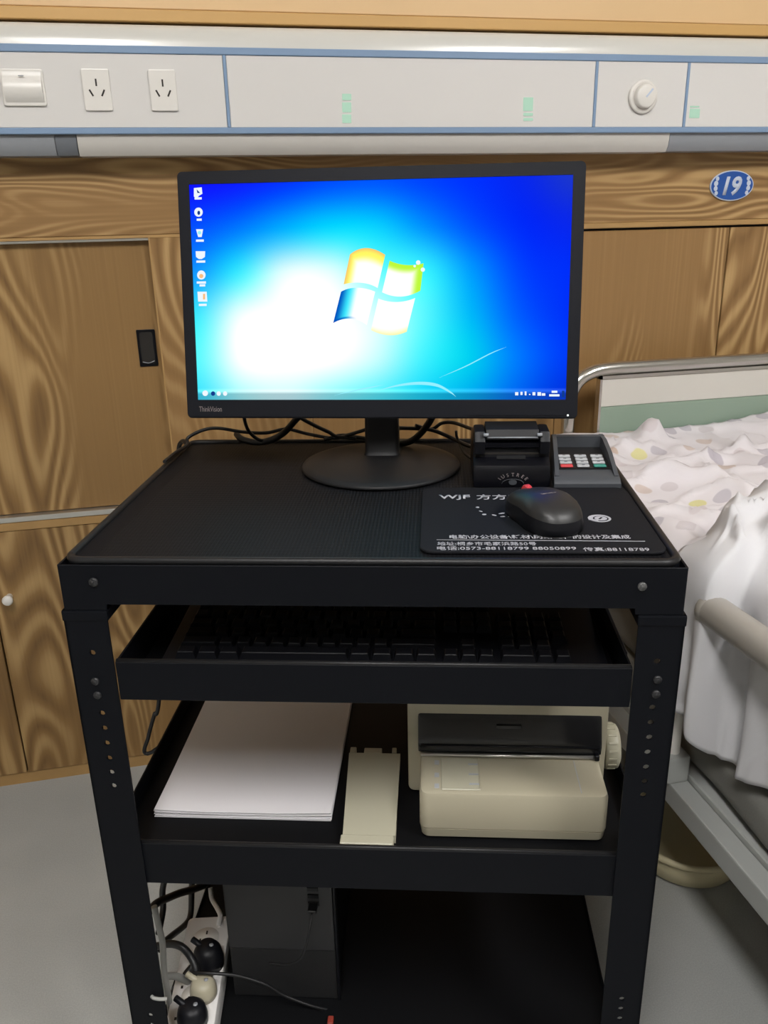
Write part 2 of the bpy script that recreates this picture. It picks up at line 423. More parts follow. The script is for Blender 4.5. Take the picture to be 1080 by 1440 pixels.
part('sliding_door', box(newbm(), (X0, YF+.014, .6115), (-.9325, YF+.030, 1.1115), .001, 1), 'w_low', cab)
part('stile', box(newbm(), (-.0745, YF, .0285), (.2045, Y1-.001, 1.1163), .001, 1), 'w_mid', cab)
part('stile_edge', box(newbm(), (-.0765, YF-.0006, .6), (-.0738, YF+.034, 1.1163)), 'w_edge', cab)
part('lower_track', box(newbm(), (X0, YF-.004, .600), (-.0768, YF+.033, .6105), .001, 1), 'alu', cab)
part('shelf_edge', box(newbm(), (X0, YF-.002, .5825), (-.0768, Y1-.001, .5995), .001, 1), 'w_edge', cab)
knobs = []
for a, b, kx in ((-1.07, -.4535, -.50), (-.4505, -.0768, -.421)):
    dr = part('lower_door', box(newbm(), (a, YF, .0285), (b, YF+.018, .5815), .0012, 1), 'w_low', cab)
    part('knob', lathe(newbm(), [(0, -.026), (.008, -.026), (.0105, -.022), (.0095, -.016), (.006, -.012), (.006, .001)], 'y', (kx, YF, .452 if kx < -.45 else .445), 20), 'white_pl', dr, label='small white plastic knob')
part('lower_door', box(newbm(), (X0, YF, .0285), (-1.073, YF+.018, .5815), .0012, 1), 'w_low', cab)
part('kick_board', box(newbm(), (X0, YF+.004, 0), (.2045, Y1-.001, .0275)), 'w_edge', cab)
part('carcass', box(newbm(), (X0+.001, YF+.0335, .03), (-.077, Y1-.002, 1.116)), 'dark', cab)

# ------------------------------------------------------------------ bed-head equipment rail
rail = thing('bedhead_equipment_rail', 'long white medical bedhead rail with blue-grey edging, outlets and a dial above the monitor', 'equipment rail', (.3, 1.595, 1.25), cart=False)
YU = 1.53
RM = Matrix.Translation((0, 1.565-1.53*.635, 1.15*(1-1.0229))) @ Matrix.Diagonal((1.0229, .635, 1.0229, 1))   # slims the rail, outline kept, so it shades the header board less
def rpart(name, bm, mat, parent, **k): bm.transform(RM); return part(name, bm, mat, parent, **k)
body = [(1.624, 1.442), (1.585, 1.442), (1.562, 1.4395), (1.546, 1.433), (1.536, 1.422), (1.5315, 1.411), (1.5305, 1.4065), (1.536, 1.4065), (1.536, 1.279), (1.624, 1.279)]
rpart('housing', prism(newbm(), body, 'x', X0*.975, X1*.975), 'alu_w', rail, smooth=40)
for za, zb in ((1.3955, 1.4065), (1.279, 1.2885)):
    rpart('edge_strip', box(newbm(), (X0*.975, YU-.003, za), (X1*.975, YU+.008, zb), .0012, 1), 'blue', rail)
DV = (.0785, .7325, .9135)
edges = [X0*.975]+[d for d in DV]+[X1*.975]
for i in range(4):
    rpart('face_panel', box(newbm(), (edges[i]+(.003 if i else 0), YU, 1.2888), (edges[i+1]-(.003 if i < 3 else 0), YU+.0055, 1.3952), .0006, 1), 'panel_w', rail)
for d in DV: rpart('divider', box(newbm(), (d-.0026, YU-.002, 1.2888), (d+.0026, YU+.0055, 1.3952), .0006, 1), 'blue', rail)
under = [(1.624, 1.2787), (1.537, 1.2787), (1.5375, 1.268), (1.542, 1.256), (1.552, 1.247), (1.624, 1.247)]
rpart('lamp_cover', prism(newbm(), under, 'x', -.166, .889), 'lampcov', rail, smooth=30, label='white reading lamp cover under the rail')
under2 = [(y+(.002 if y < 1.6 else 0), z+(.001 if z < 1.25 else 0)) for y, z in under]
rpart('lamp_end_cap', prism(newbm(), under2, 'x', .8905, X1*.975), 'grey_pl', rail, smooth=30)
rpart('lamp_end_cap', prism(newbm(), under2, 'x', -.2, -.1675), 'grey_dk', rail, smooth=30)
rpart('lamp_end_cap', prism(newbm(), under2, 'x', X0*.975, -.201), 'grey_pl', rail, smooth=30)
for cx in (-.125, -.0225):
    ot = rpart('power_outlet', prism(newbm(), rrect(cx-.0212, 1.313, cx+.0212, 1.373, .0025), 'y', YU-.006, YU+.0005, .0015), 'white_pl', rail)
    def slot(x, z, a, l=.0105):
        bm = newbm(); box(bm, (-.0013, -.0006, -l/2), (.0013, .0008, l/2))
        bm.transform(Matrix.Translation((x, YU-.006, z)) @ Matrix.Rotation(a, 4, 'Y')); rpart('slot', bm, 'slot', ot)
    slot(cx, 1.3535, 0); slot(cx-.009, 1.3385, R(-28)); slot(cx+.009, 1.3385, R(28))
sw = rpart('call_switch', prism(newbm(), rrect(-.267, 1.3195, -.203, 1.3715, .004), 'y', YU-.006, YU+.0005, .0015), 'white_pl', rail)
prof = [(YU-.006, 1.324)]+[(YU-.007-.012*math.sin(math.pi*min(1, t*1.15)), 1.324+t*.044) for t in [i/8 for i in range(1, 8)]]+[(YU-.006, 1.368)]
rpart('rocker_cover', prism(newbm(), prof, 'x', -.263, -.2065), 'white_pl', sw, smooth=40)
rpart('mark', box(newbm(), (-.239, YU-.0155, 1.3605), (-.231, YU-.0125, 1.3618)), 'grey_pl', sw)
dial = rpart('dial_base', lathe(newbm(), [(0, .0005), (.0275, .0005), (.0285, -.005), (.027, -.009), (.0225, -.0105), (.0215, -.008), (0, -.008)], 'y', (.825, YU, 1.3385), 40), 'white_pl', rail)
rpart('knob', lathe(newbm(), [(0, -.024), (.0165, -.024), (.0188, -.0225), (.02, -.018), (.0205, -.008)], 'y', (.826, YU, 1.3385), 36), 'white_pl', dial)
bm = newbm(); box(bm, (-.0015, -.0008, -.009), (.0015, .0008, .009)); bm.transform(Matrix.Translation((.831, YU-.0245, 1.3435)) @ Matrix.Rotation(R(42), 4, 'Y')); rpart('pointer', bm, 'signwhite', dial)
for px, rows in ((488, ((132, 141), (144, 158), (161, 173))), (743, ((137, 156), (159, 163), (166, 170))), (977, ((149, 151), (153, 166)))):  # reflections of a green sign, painted as small glowing plates
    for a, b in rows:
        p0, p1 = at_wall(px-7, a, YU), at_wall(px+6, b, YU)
        if p1.z > 1.292: rpart('painted_reflection', box(newbm(), (p0.x, YU-.0022, p1.z), (p1.x, YU+.0003, p0.z), .0006, 1), 'green_glint', rail)

# bed number plate
sg = thing('bed_number_plate', 'blue oval plate reading 19 on the wood cladding above the bed', 'number plate', (1.09, YF, 1.1875), cart=False)
part('plate_rim', prism(newbm(), ell(1.09, 1.1875, .0495, .0292), 'y', YF-.004, YF-.0002, .0006), 'signwhite', sg, smooth=30)
part('plate', prism(newbm(), ell(1.09, 1.1875, .0475, .0272), 'y', YF-.0046, YF-.003), 'signblue', sg)
part('numerals', text_bm('19', mat_axes((1.0905, YF-.0047, 1.1868), (1, 0, 0), (0, 0, 1)), .042, .037, shear=.2, bold=.035), 'signwhite', sg)
for s in (-1, 1):
    for dz, r in ((.0135, .0042), (.0045, .0052), (-.005, .0048), (-.014, .0042)):
        cx = 1.09+s*(.0385-abs(dz)*.25)
        part('ornament', prism(newbm(), ell(cx, 1.1875+dz, r*.9, r, 14), 'y', YF-.0051, YF-.004), 'signwhite', sg)

# ------------------------------------------------------------------ ceiling lamps
MT['diffuser'] = emit('lamp_diffuser', (1, .985, .965, 1), LAMP)
for lx, ly, lab in ((-.34, -.65, 'long ceiling lamp over the open floor to the left'), (1.4, -.65, 'long ceiling lamp over the bed on the right')):
    t = thing('ceiling_lamp', lab, 'lamp', (lx, ly, ZC-.06), cart=False, group='ceiling lamps')
    part('lamp_housing', box(newbm(), (lx-.2, ly-.65, ZC-.05), (lx+.2, ly+.65, ZC-.0005), .004, 1), 'white_pl', t)
    part('diffuser', box(newbm(), (lx-.18, ly-.62, ZC-.058), (lx+.18, ly+.62, ZC-.0505), .002, 1), 'diffuser', t)

# ================================================================== THE TROLLEY
ZT = .825; YA = .744; YB = 1.213; XL = -.381; XR = .243
cart = thing('computer_trolley', 'black steel computer trolley with perforated top, keyboard tray, shelves and drilled legs', 'trolley', ((XL+XR)/2, (YA+YB)/2, 0))
T = .0022
# drilled leg flange: strip of cells, each with an octagonal hole where listed
def flange(bm, x0, x1, z0, z1, y0, y1, holes, hx, r=.0034):
    zs = sorted(holes); cuts = [z0]
    for z in zs: cuts += [z-.008, z+.008]
    cuts.append(z1)
    for i in range(0, len(cuts)-1):
        a, b = cuts[i], cuts[i+1]
        if b-a < 1e-5: continue
        if i % 2 == 0: box(bm, (x0, y0, a), (x1, y1, b)); continue
        c = (a+b)/2
        sq = [(x1, c), (x1, b), (hx, b), (x0, b), (x0, c), (x0, a), (hx, a), (x1, a)]
        oc = [(hx+r*math.cos(R(45*q)), c+r*math.sin(R(45*q))) for q in range(8)]
        V = {}
        for y in (y0, y1):
            V[y] = ([bm.verts.new((p[0], y, p[1])) for p in sq], [bm.verts.new((p[0], y, p[1])) for p in oc])
            for q in range(8):
                k = (q+1) % 8; bm.faces.new((V[y][0][q], V[y][0][k], V[y][1][k], V[y][1][q]))
        for ring in (0, 1):
            for q in range(8):
                k = (q+1) % 8; bm.faces.new((V[y0][ring][q], V[y0][ring][k], V[y1][ring][k], V[y1][ring][q]))
    bmesh.ops.recalc_face_normals(bm, faces=bm.faces[:])
    return bm
def bolt(parent, c, axis, r=.0045, mat='bolt', sgn=-1):
    prof = [(0, sgn*.0032), (r*.35, sgn*.0032), (r*.45, sgn*.0022), (r*.8, sgn*.0026), (r, sgn*.0014), (r, -sgn*.001)]
    part('bolt', lathe(newbm(), prof, axis, c, 12), mat, parent)
ZLEG = .7725
lh = [at_y(128+(158-128)*(y-918)/(1105-918), y, YA) for y in (1003, 1024, 1045, 1066, 1086, 1105)]
holesL = sorted([p.z for p in lh]+[at_y(128, 918, YA).z]); holesL += [.205, .188, .171, .154]
rh = [at_y(914, y, YA) for y in (995, 1016, 1037, 1058, 1079, 1099, 1118)]
holesR = sorted([p.z for p in rh]+[at_y(921, 930, YA).z]); holesR += [.262, .246, .23, .214, .198]
for side, xo, xi, hx, hl in (('l', XL-.0025, -.3375, -.3585, holesL), ('r', XR+.003, .2005, .2225, holesR)):
    xa, xb = min(xo, xi), max(xo, xi); s = 1 if side == 'l' else -1
    for yf, yb in ((YA, YA+.045), (YB, YB-.045)):
        bm = newbm(); yy = (yf, yf+T) if yf == YA else (yf-T, yf)
        if yf == YA: flange(bm, xa, xb, .07, ZLEG, yy[0], yy[1], hl, hx)
        else: box(bm, (xa, yy[0], .07), (xb, yy[1], ZLEG))
        box(bm, (min(xo, xo+s*T), min(yf, yb), .07), (max(xo, xo+s*T), max(yf, yb), ZLEG))
        lg = part('leg', bm, 'black_metal', cart)
        # rolled collar where the leg enters the apron
        bm = newbm(); box(bm, (xa-.0012, min(yf, yb)-.0012 if yf == YA else min(yf, yb), ZLEG-.0125), (xb+.0012, max(yf, yb)+(.0012 if yf != YA else 0), ZLEG-.0005), .002, 2)
        part('collar', bm, 'black_metal', lg)
        if yf == YA:
            for z in ((.689, .672) if side == 'l' else (.7, .683)): bolt(lg, (hx+(-.0015 if side == 'l' else .002), YA, z), 'y', mat='bolt_dk')
            for z in ((.355, .262) if side == 'l' else (.364, .281)):
                bolt(lg, (xo, YA+.022, z), 'x', .0055, sgn=-1 if side == 'l' else 1)
        # castor
        cy = (yf+yb)/2; cx = (xo+xi)/2
        cs = part('castor_fork', box(newbm(), (cx-.014, cy-.016, .03), (cx+.014, cy+.016, .0695), .003, 2), 'bolt', cart)
        part('castor_wheel', lathe(newbm(), [(0, -.019), (.024, -.019), (.03, -.014), (.03, .014), (.024, .019), (0, .019)], 'x', (cx, cy, .03), 24), 'rubber', cs)
# aprons with corner plates
bm = newbm()
pts = [(XL, ZT-.002), (XL, ZLEG), (XL+.0445, ZLEG), (XL+.0455, .779), (XR-.0475, .779), (XR-.0465, ZLEG), (XR, ZLEG), (XR, ZT-.002)]
prism(bm, pts, 'y', YA, YA+T, .0006, 1)
ap = part('front_apron', bm, 'black_metal', cart)
bolt(ap, (-.3455, YA, .8045), 'y', .005, 'bolt_dk'); bolt(ap, (.2005, YA, .8035), 'y', .0045, 'bolt_mid')
bm = newbm(); prism(bm, pts, 'y', YB-T, YB); part('back_apron', bm, 'black_metal', cart)
for x in (XL, XR-T): part('side_apron', box(newbm(), (x, YA+T, .779), (x+T, YB-T, ZT-.002)), 'black_metal', cart)
# top
bm = newbm(); prism(bm, rrect(XL+.004, YA+.008, XR-.003, YB, .012), 'z', .814, ZT-.0008, .002); part('top_frame', bm, 'black_metal', cart)
bm = newbm(); box(bm, (XL+.032, YA+.014, ZT-.002), (XR-.02, YB-.02, ZT)); part('perforated_panel', bm, 'perf', cart)
rim = [(p[0], p[1], ZT-.001) for p in rrect(XL+.006, YA+.009, XR-.006, YB-.003, .016, 6)]
bm = newbm(); tube(bm, rim, .0046, 10, 1, True); part('top_rim', bm, 'rubber', cart)
# trays and shelves
def tray(name, x0, x1, y0, y1, zf, zl0, zl1, hback=None):
    t = part(name, box(newbm(), (x0, y0+T, zf-.002), (x1, y1-T, zf)), 'black_shelf', cart)
    part('front_lip', box(newbm(), (x0, y0, zl0), (x1, y0+T, zl1), .0008, 1), 'black_metal', t)
    part('rolled_edge', tube(newbm(), [(x0+.001, y0+.003, zl1), (x1-.001, y0+.003, zl1)], .0028, 8, 1), 'rubber', t)
    for x in (x0, x1-T): part('side_wall', box(newbm(), (x, y0+T, zl0), (x+T, y1-T, zl1)), 'black_metal', t)
    part('back_wall', box(newbm(), (x0, y1-T, zl0), (x1, y1, hback or zl1)), 'black_metal', t)
    return t
ZK, ZS, ZB = .672, .447, .102
kt = tray('keyboard_tray', -.3365, .1995, YA+.001, 1.185, ZK, .6655, .7115)
for x in (-.343, .2015): part('tray_runner', box(newbm(), (x, YA+.05, .682), (x+.004, 1.19, .702), .0008, 1), 'black_metal', cart)
tray('middle_shelf', -.3785, .2405, YA+.003, YB-.004, ZS, .4145, .4725)
tray('bottom_shelf', -.3785, .2405, YA+.003, YB-.004, ZB, .078, .108)

# ------------------------------------------------------------------ keyboard
kb = thing('keyboard', 'black full-size keyboard lying in the trolley\'s pull-out tray', 'keyboard', (-.06, .85, ZK))
bm = newbm(); prism(bm, [(.777, ZK+.0005), (.777, ZK+.010), (.781, ZK+.0125), (.795, ZK+.014), (.945, ZK+.0255), (.95, ZK+.0225), (.95, ZK+.0005)], 'x', -.306, .187, .002)
part('keyboard_case', bm, 'black_pl', kb, smooth=30)
U = .01955; KX = -.291; slope = math.atan2(.0115, .15)
rows = [
 [(0, 1.25), (1.25, 1.25), (2.5, 1.25), (3.75, 6.25), (10, 1.25), (11.25, 1.25), (12.5, 1.25), (13.75, 1.25), (15.25, 1), (16.25, 1), (17.25, 1), (18.5, 2), (20.5, 1), (21.5, 1)],
 [(0, 2.25)]+[(2.25+i, 1) for i in range(10)]+[(12.25, 2.75), (16.25, 1), (18.5, 1), (19.5, 1), (20.5, 1)],
 [(0, 1.75)]+[(1.75+i, 1) for i in range(11)]+[(12.75, 2.25), (18.5, 1), (19.5, 1), (20.5, 1), (21.5, 1)],
 [(0, 1.5)]+[(1.5+i, 1) for i in range(12)]+[(13.5, 1.5)]+[(15.25+i, 1) for i in range(3)]+[(18.5+i, 1) for i in range(4)],
 [(i, 1) for i in range(13)]+[(13, 2)]+[(15.25+i, 1) for i in range(3)]+[(18.5+i, 1) for i in range(4)],
 [(0, 1)]+[(2+i, 1) for i in range(4)]+[(6.5+i, 1) for i in range(4)]+[(11+i, 1) for i in range(4)]+[(15.25+i, 1) for i in range(3)]]
kmesh = {}
def keymesh(w_):
    if w_ not in kmesh:
        bm = newbm(); a = w_*U/2-.0008; b = U/2-.0008
        lo = [(-a, -b, 0), (a, -b, 0), (a, b, 0), (-a, b, 0)]; hi = [(-a+.0025, -b+.0022, .0085), (a-.0025, -b+.0022, .0085), (a-.0025, b-.003, .0085), (-a+.0025, b-.003, .0085)]
        loft(bm, [lo, hi], smooth=False)
        es = [e for e in bm.edges if all(v.co.z > .008 for v in e.verts)]
        bmesh.ops.bevel(bm, geom=es, offset=.0008, segments=1, affect='EDGES')
        me = bpy.data.meshes.new('key'); bm.to_mesh(me); bm.free(); me.materials.append(MT['black_pl']); kmesh[w_] = me
    return kmesh[w_]
Ki = ORG[kb.name]
for r_, row in enumerate(rows):
    for x, w_ in row:
        y = .806+r_*U+(.006 if r_ == 5 else 0)
        o = bpy.data.objects.new('key', keymesh(w_)); COL.objects.link(o); o.parent = kb
        o.location = Ki @ Vector((KX+(x+w_/2)*U, y, ZK+.0142+(y-.795)*math.tan(slope)-.0005)); o.rotation_euler.x = slope

# ------------------------------------------------------------------ monitor
mon = thing('monitor', 'black widescreen monitor with glowing blue desktop on the trolley', 'monitor', (-.074, 1.075, ZT+.0002))
part('base', lathe(newbm(), [(0, 0), (.1, 0), (.1065, .0012), (.1075, .0035), (.1055, .006), (.095, .0085), (.05, .0115), (.028, .0125), (0, .0125)], 'z', (-.074, 1.075, ZT+.0004), 72), 'black_matte', mon)
bm = newbm()
sec = lambda z, hw, y0, y1: [(p[0], p[1], z) for p in rrect(-.0733-hw, y0, -.0733+hw, y1, .006, 4)]
loft(bm, [sec(ZT+.009, .026, 1.083, 1.135), sec(ZT+.018, .0235, 1.09, 1.127), sec(.9, .0228, 1.093, 1.123), sec(1.03, .0225, 1.097, 1.123)])
part('neck', bm, 'black_pl', mon, smooth=40)
PM = Matrix.Translation((-.0734, 1.03, .9033)) @ Matrix.Rotation(-.0351, 4, 'Z') @ Matrix.Rotation(-.1753, 4, 'X')
MW, MH = .5, .3047
sx0, sx1, sz0, sz1 = -.2352, .2352, .0237, .2893
def mpart(name, bm, mat, parent, **k): bm.transform(PM); return part(name, bm, mat, parent, **k)
bm = newbm()
outer = rrect(-MW/2, 0, MW/2, MH, .006, 4); inner = rrect(sx0, sz0, sx1, sz1, .0004, 4)
def ringpart(bm, A, B, y0, y1):
    V = [[bm.verts.new((p[0], y, p[1])) for p in P_] for y in (y0, y1) for P_ in (A, B)]
    n = len(A); fs = []
    for a, b in ((0, 1), (1, 3), (3, 2), (2, 0)):
        for i in range(n): fs.append(bm.faces.new((V[a][i], V[a][(i+1) % n], V[b][(i+1) % n], V[b][i])))
    bmesh.ops.recalc_face_normals(bm, faces=fs)
    es = [e for e in bm.edges if all(abs(v.co.y-y0) < 1e-6 for v in e.verts) and all(v in set(V[0]) for v in e.verts)]
    bmesh.ops.bevel(bm, geom=es, offset=.0018, segments=2, affect='EDGES')
ringpart(bm, outer, inner, 0, .012); bz = mpart('bezel', bm, 'bezel', mon, smooth=35)
bm = newbm(); loft(bm, [[(p[0], .0121, p[1]) for p in outer], [(p[0], .024, p[1]) for p in outer], [(p[0]*.72, .046, .152+(p[1]-.152)*.68) for p in outer], [(p[0]*.6, .05, .152+(p[1]-.152)*.55) for p in outer]], smooth=False)
mpart('back_shell', bm, 'black_pl', mon, smooth=30)
bm = newbm(); prism(bm, rrect(-.045, .11, .045, .2, .008), 'y', .05, .062); mpart('hinge_block', bm, 'black_pl', mon)
# screen picture, from a coarse table of the colours the display gives off
US = [0, .125, .25, .375, .5, .625, .75, .875, 1]
TAB = [[(15, 20, 255), (12, 30, 255), (5, 52, 255), (0, 76, 255), (0, 84, 255), (0, 66, 255), (0, 48, 255), (8, 40, 238), (28, 55, 205)],
       [(5, 82, 255), (0, 120, 255), (0, 172, 255), (5, 212, 255), (8, 205, 255), (0, 140, 255), (0, 78, 255), (0, 42, 250), (10, 40, 235)],
       [(20, 150, 255), (60, 232, 255), (225, 255, 255), (225, 258, 258), (110, 252, 255), (55, 240, 255), (0, 150, 255), (0, 66, 255), (0, 46, 250)],
       [(60, 235, 255), (240, 258, 258), (268, 268, 268), (268, 268, 268), (210, 258, 258), (90, 247, 255), (0, 182, 250), (0, 90, 255), (0, 50, 250)],
       [(90, 250, 255), (262, 262, 262), (275, 275, 275), (268, 268, 268), (200, 255, 255), (66, 242, 255), (0, 205, 242), (0, 120, 255), (0, 60, 250)],
       [(60, 225, 255), (170, 255, 255), (205, 255, 255), (140, 250, 255), (80, 242, 255), (20, 212, 250), (0, 170, 240), (0, 100, 240), (0, 50, 222)]]
def crom(p, t):
    return .5*((2*p[1])+(p[2]-p[0])*t+(2*p[0]-5*p[1]+4*p[2]-p[3])*t*t+(3*p[1]-p[0]-3*p[2]+p[3])*t**3)
def scr(u, v):
    x = min(u*8, 7.9999); y = min(v*5, 4.9999); i, j = int(x), int(y); out = []
    for c in range(3):
        col = [crom([TAB[max(0, min(5, j+q))][max(0, min(8, i+s))][c] for s in (-1, 0, 1, 2)], x-i) for q in (-1, 0, 1, 2)]
        out.append(max(0, min(265, crom(col, y-j))))
    return out
def colour_mesh(name, grid, cols, mat, parent, y):
    """grid[j][i] = (x,z) on the panel, cols likewise in sRGB"""
    nj, ni = len(grid), len(grid[0])
    vs = [PM @ Vector((grid[j][i][0], y, grid[j][i][1])) for j in range(nj) for i in range(ni)]
    Lr = ORG[mon.name]; vs = [Lr @ v for v in vs]
    fs = [(j*ni+i, j*ni+i+1, (j+1)*ni+i+1, (j+1)*ni+i) for j in range(nj-1) for i in range(ni-1)]
    me = bpy.data.meshes.new(name); me.from_pydata([tuple(v) for v in vs], [], fs)
    at = me.attributes.new('Col', 'FLOAT_COLOR', 'POINT')
    for j in range(nj):
        for i in range(ni): at.data[j*ni+i].color = [lin(c) for c in cols[j][i]]+[1]
    me.materials.append(mat); o = bpy.data.objects.new(name, me); COL.objects.link(o); o.parent = parent; return o
MT['screen'] = emit_attr('lit_screen', 1.0)
NI, NJ = 128, 72
grid = [[(sx0+(sx1-sx0)*i/NI, sz1+(sz0-sz1)*j/NJ) for i in range(NI+1)] for j in range(NJ+1)]
cols = []
for j in range(NJ+1):
    row = []
    for i in range(NI+1):
        c = scr(i/NI, j/NJ)
        if j/NJ > .962: c = [c[0]*.75+10, c[1]*.72+18, c[2]*.78+10]         # taskbar
        elif j/NJ > .948: c = [min(265, q*.9+45) for q in c]
        row.append(c)
    cols.append(row)
screen = colour_mesh('screen', grid, cols, MT['screen'], mon, .0022)
screen['label'] = 'lit desktop with blue and white glow'
def S(px, py):                                          # photograph pixel -> panel x, z
    n = PM.to_3x3() @ Vector((0, 1, 0)); o = PM.translation
    d = CARTI.to_3x3() @ ray(px, py); c = CARTI @ CAM
    t = n.dot(o-c)/n.dot(d); q = PM.inverted() @ (c+d*t); return q.x, q.z
MT['px_white'] = emit('screen_white', rgb(240, 248, 255), 1.0)
MT['px_orange'] = emit('screen_orange', rgb(250, 190, 130), 1.0)
MT['px_dark'] = emit('screen_dark_blue', rgb(20, 60, 140), 1.0)
MT['px_line'] = emit('screen_line', rgb(150, 240, 255), 1.0)
def spoly(name, pts, mat, y=.0018):
    bm = newbm(); q = [S(*p) for p in pts]; f = bm.faces.new([bm.verts.new((a, y, b)) for a, b in q])
    bmesh.ops.triangulate(bm, faces=[f]); return mpart(name, bm, mat, screen)
def sdisc(name, cx, cy, rx, ry, mat, y=.0018, n=16): return spoly(name, [(cx+rx*math.cos(2*math.pi*i/n), cy+ry*math.sin(2*math.pi*i/n)) for i in range(n)], mat, y)
# icons down the left edge
ic = 'desktop_icon'
spoly(ic, [(272, 264), (283, 263), (284, 272), (279, 275), (276, 279), (272, 276)], 'px_white'); spoly('icon_mark', [(276, 266), (279, 269), (281, 271), (277, 271)], 'px_dark', .0014)
sdisc(ic, 278.5, 298, 6, 6.5, 'px_white'); sdisc('icon_mark', 279, 299, 2, 3, 'px_dark', .0014)
spoly(ic, [(275, 322), (285, 322), (283, 333), (278, 333)], 'px_white'); sdisc('icon_mark', 280, 327, 2.5, 2.5, 'px_line', .0014)
spoly(ic, [(274.5, 353), (288, 353), (287.5, 361), (283, 364), (279, 364), (275, 361)], 'px_white')
sdisc(ic, 282.5, 386.5, 6, 6.5, 'px_white'); sdisc('icon_mark', 282.5, 388, 3, 3, 'px_orange', .0014)
spoly(ic, [(277, 410), (290, 410), (291, 424), (278, 424)], 'px_white'); spoly('icon_mark', [(285, 413), (288, 413), (288, 421), (285, 421)], 'px_orange', .0014)
for x0_, x1_, y_ in ((273, 283, 278.5), (276, 283, 308.5), (275, 286, 338), (275.5, 288, 367.5), (276, 289, 397), (280, 288, 401), (279, 290, 428.5)):
    spoly('icon_caption', [(x0_, y_-1.4), (x1_, y_-1.6), (x1_, y_+1.6), (x0_, y_+1.7)], 'px_white')
# four-pane flag
def bez(p, t):
    while len(p) > 1: p = [(a[0]+(b[0]-a[0])*t, a[1]+(b[1]-a[1])*t) for a, b in zip(p, p[1:])]
    return p[0]
def pane(top, bot, colf):
    n = 22; g, c = [], []
    for j in range(n+1):
        v = j/n; gr, cr_ = [], []
        for i in range(n+1):
            u = i/n; a, b = bez(top, u), bez(bot, u)
            gr.append(S(a[0]+(b[0]-a[0])*v, a[1]+(b[1]-a[1])*v)); cr_.append(colf(u, v))
        g.append(gr); c.append(cr_)
    colour_mesh('flag_pane', g, c, MT['screen'], screen, .0019)
def mix(a, b, t): t = max(0, min(1, t)); t = t*t*(3-2*t); return [x+(y-x)*t for x, y in zip(a, b)]
Wt = (262, 262, 262)
cr = lambda x, y: (460+x*160/1080, 330+y*160/1080)
pane([cr(215, 185), cr(330, 90), cr(450, 120), cr(550, 190)], [cr(155, 470), cr(270, 440), cr(390, 450), cr(478, 505)],
     lambda u, v: mix(mix((250, 200, 110), (255, 250, 100), min(u, v)*6+.1), Wt, (min(v*1.35, u*1.6+.12, 1)-.22)*2.4))
pane([cr(592, 245), cr(690, 290), cr(800, 300), cr(915, 270)], [cr(520, 545), cr(640, 605), cr(760, 600), cr(885, 530)],
     lambda u, v: mix((190, 250, 60), Wt, (min(v*1.25, (1-u)*1.3)-.1)*3.2))
pane([cr(130, 540), cr(230, 480), cr(360, 500), cr(455, 540)], [cr(55, 838), cr(180, 770), cr(290, 790), cr(375, 858)],
     lambda u, v: mix((0, 84, 190), mix((60, 235, 255), Wt, (u-.25)*3.4), u*3.0+.02 if v < .93 else u*1.4))
pane([cr(485, 605), cr(590, 650), cr(720, 650), cr(835, 600)], [cr(415, 905), cr(520, 960), cr(640, 975), cr(755, 920)],
     lambda u, v: mix((255, 246, 160), Wt, max(1-v, 0)*3.2+.12+(.25-u*.2)))
for x, y, r_ in ((588, 369, 3.2), (594.5, 379, 3), (583, 374, 1.8)): sdisc('sparkle', x, y, r_, r_, 'px_white', .0015)
def streak(pts, wd, mat, y=.0019):
    P = catmull([(x, yy, 0) for x, yy in pts], 10); bm = newbm(); prev = None
    for i, p in enumerate(P):
        k_ = math.sin(math.pi*min(.96, max(.04, i/(len(P)-1))))*wd
        a, b = S(p.x, p.y-k_), S(p.x, p.y+k_); va, vb = bm.verts.new((a[0], y, a[1])), bm.verts.new((b[0], y, b[1]))
        if prev: bm.faces.new((prev[0], va, vb, prev[1]))
        prev = (va, vb)
    return mpart('light_streak', bm, mat, screen)
streak([(528, 550), (560, 542), (590, 539), (615, 542), (634, 552), (641, 558)], 2.2, 'px_line')
streak([(618, 531), (655, 515), (690, 497), (712, 488)], .8, 'px_line')
streak([(470, 556), (500, 549), (520, 545), (540, 541)], 1.0, 'px_line')
# taskbar marks
for x0_, x1_, y0_, y1_ in ((724.5, 729, 551.5, 556), (732, 735, 551, 555.5), (738, 740.5, 550.5, 556), (744, 746, 554, 555.5), (749, 753, 551.5, 556), (756, 761, 551.5, 556.5), (762, 767, 553, 556.5), (776, 784, 549.5, 552.5), (772.5, 787, 554.5, 557.5)):
    spoly('tray_icon', [(x0_, y0_), (x1_, y0_), (x1_, y1_), (x0_, y1_)], 'px_white')
spoly('tray_icon', [(790.5, 549.5), (794, 549.5), (794, 558.5), (790.5, 558.5)], 'px_dark')
sdisc('start_button', 288, 553, 4, 4, 'px_white')
for x_ in (299, 307, 316): sdisc('taskbar_icon', x_, 553.5, 3, 3.2, 'px_white' if x_ != 299 else 'px_dark')
# lettering, seams, power lamp on the bezel
bx = S(281.5, 0)[0]
bm = text_bm('ThinkVision', Matrix.Translation((-.2185, -.0002, .0118)) @ Matrix.Rotation(R(90), 4, 'X'), .030, .0066); mpart('brand_lettering', bm, 'print_dim', bz)
q = S(798.5, 584); bm = newbm(); box(bm, (q[0]-.001, -.0004, q[1]-.001), (q[0]+.001, .0004, q[1]+.001)); mpart('power_lamp', bm, 'led', bz)
bm = newbm(); box(bm, (.115, -.0003, .0035), (.235, .0006, .0045)); mpart('button_groove', bm, 'gloss', bz)

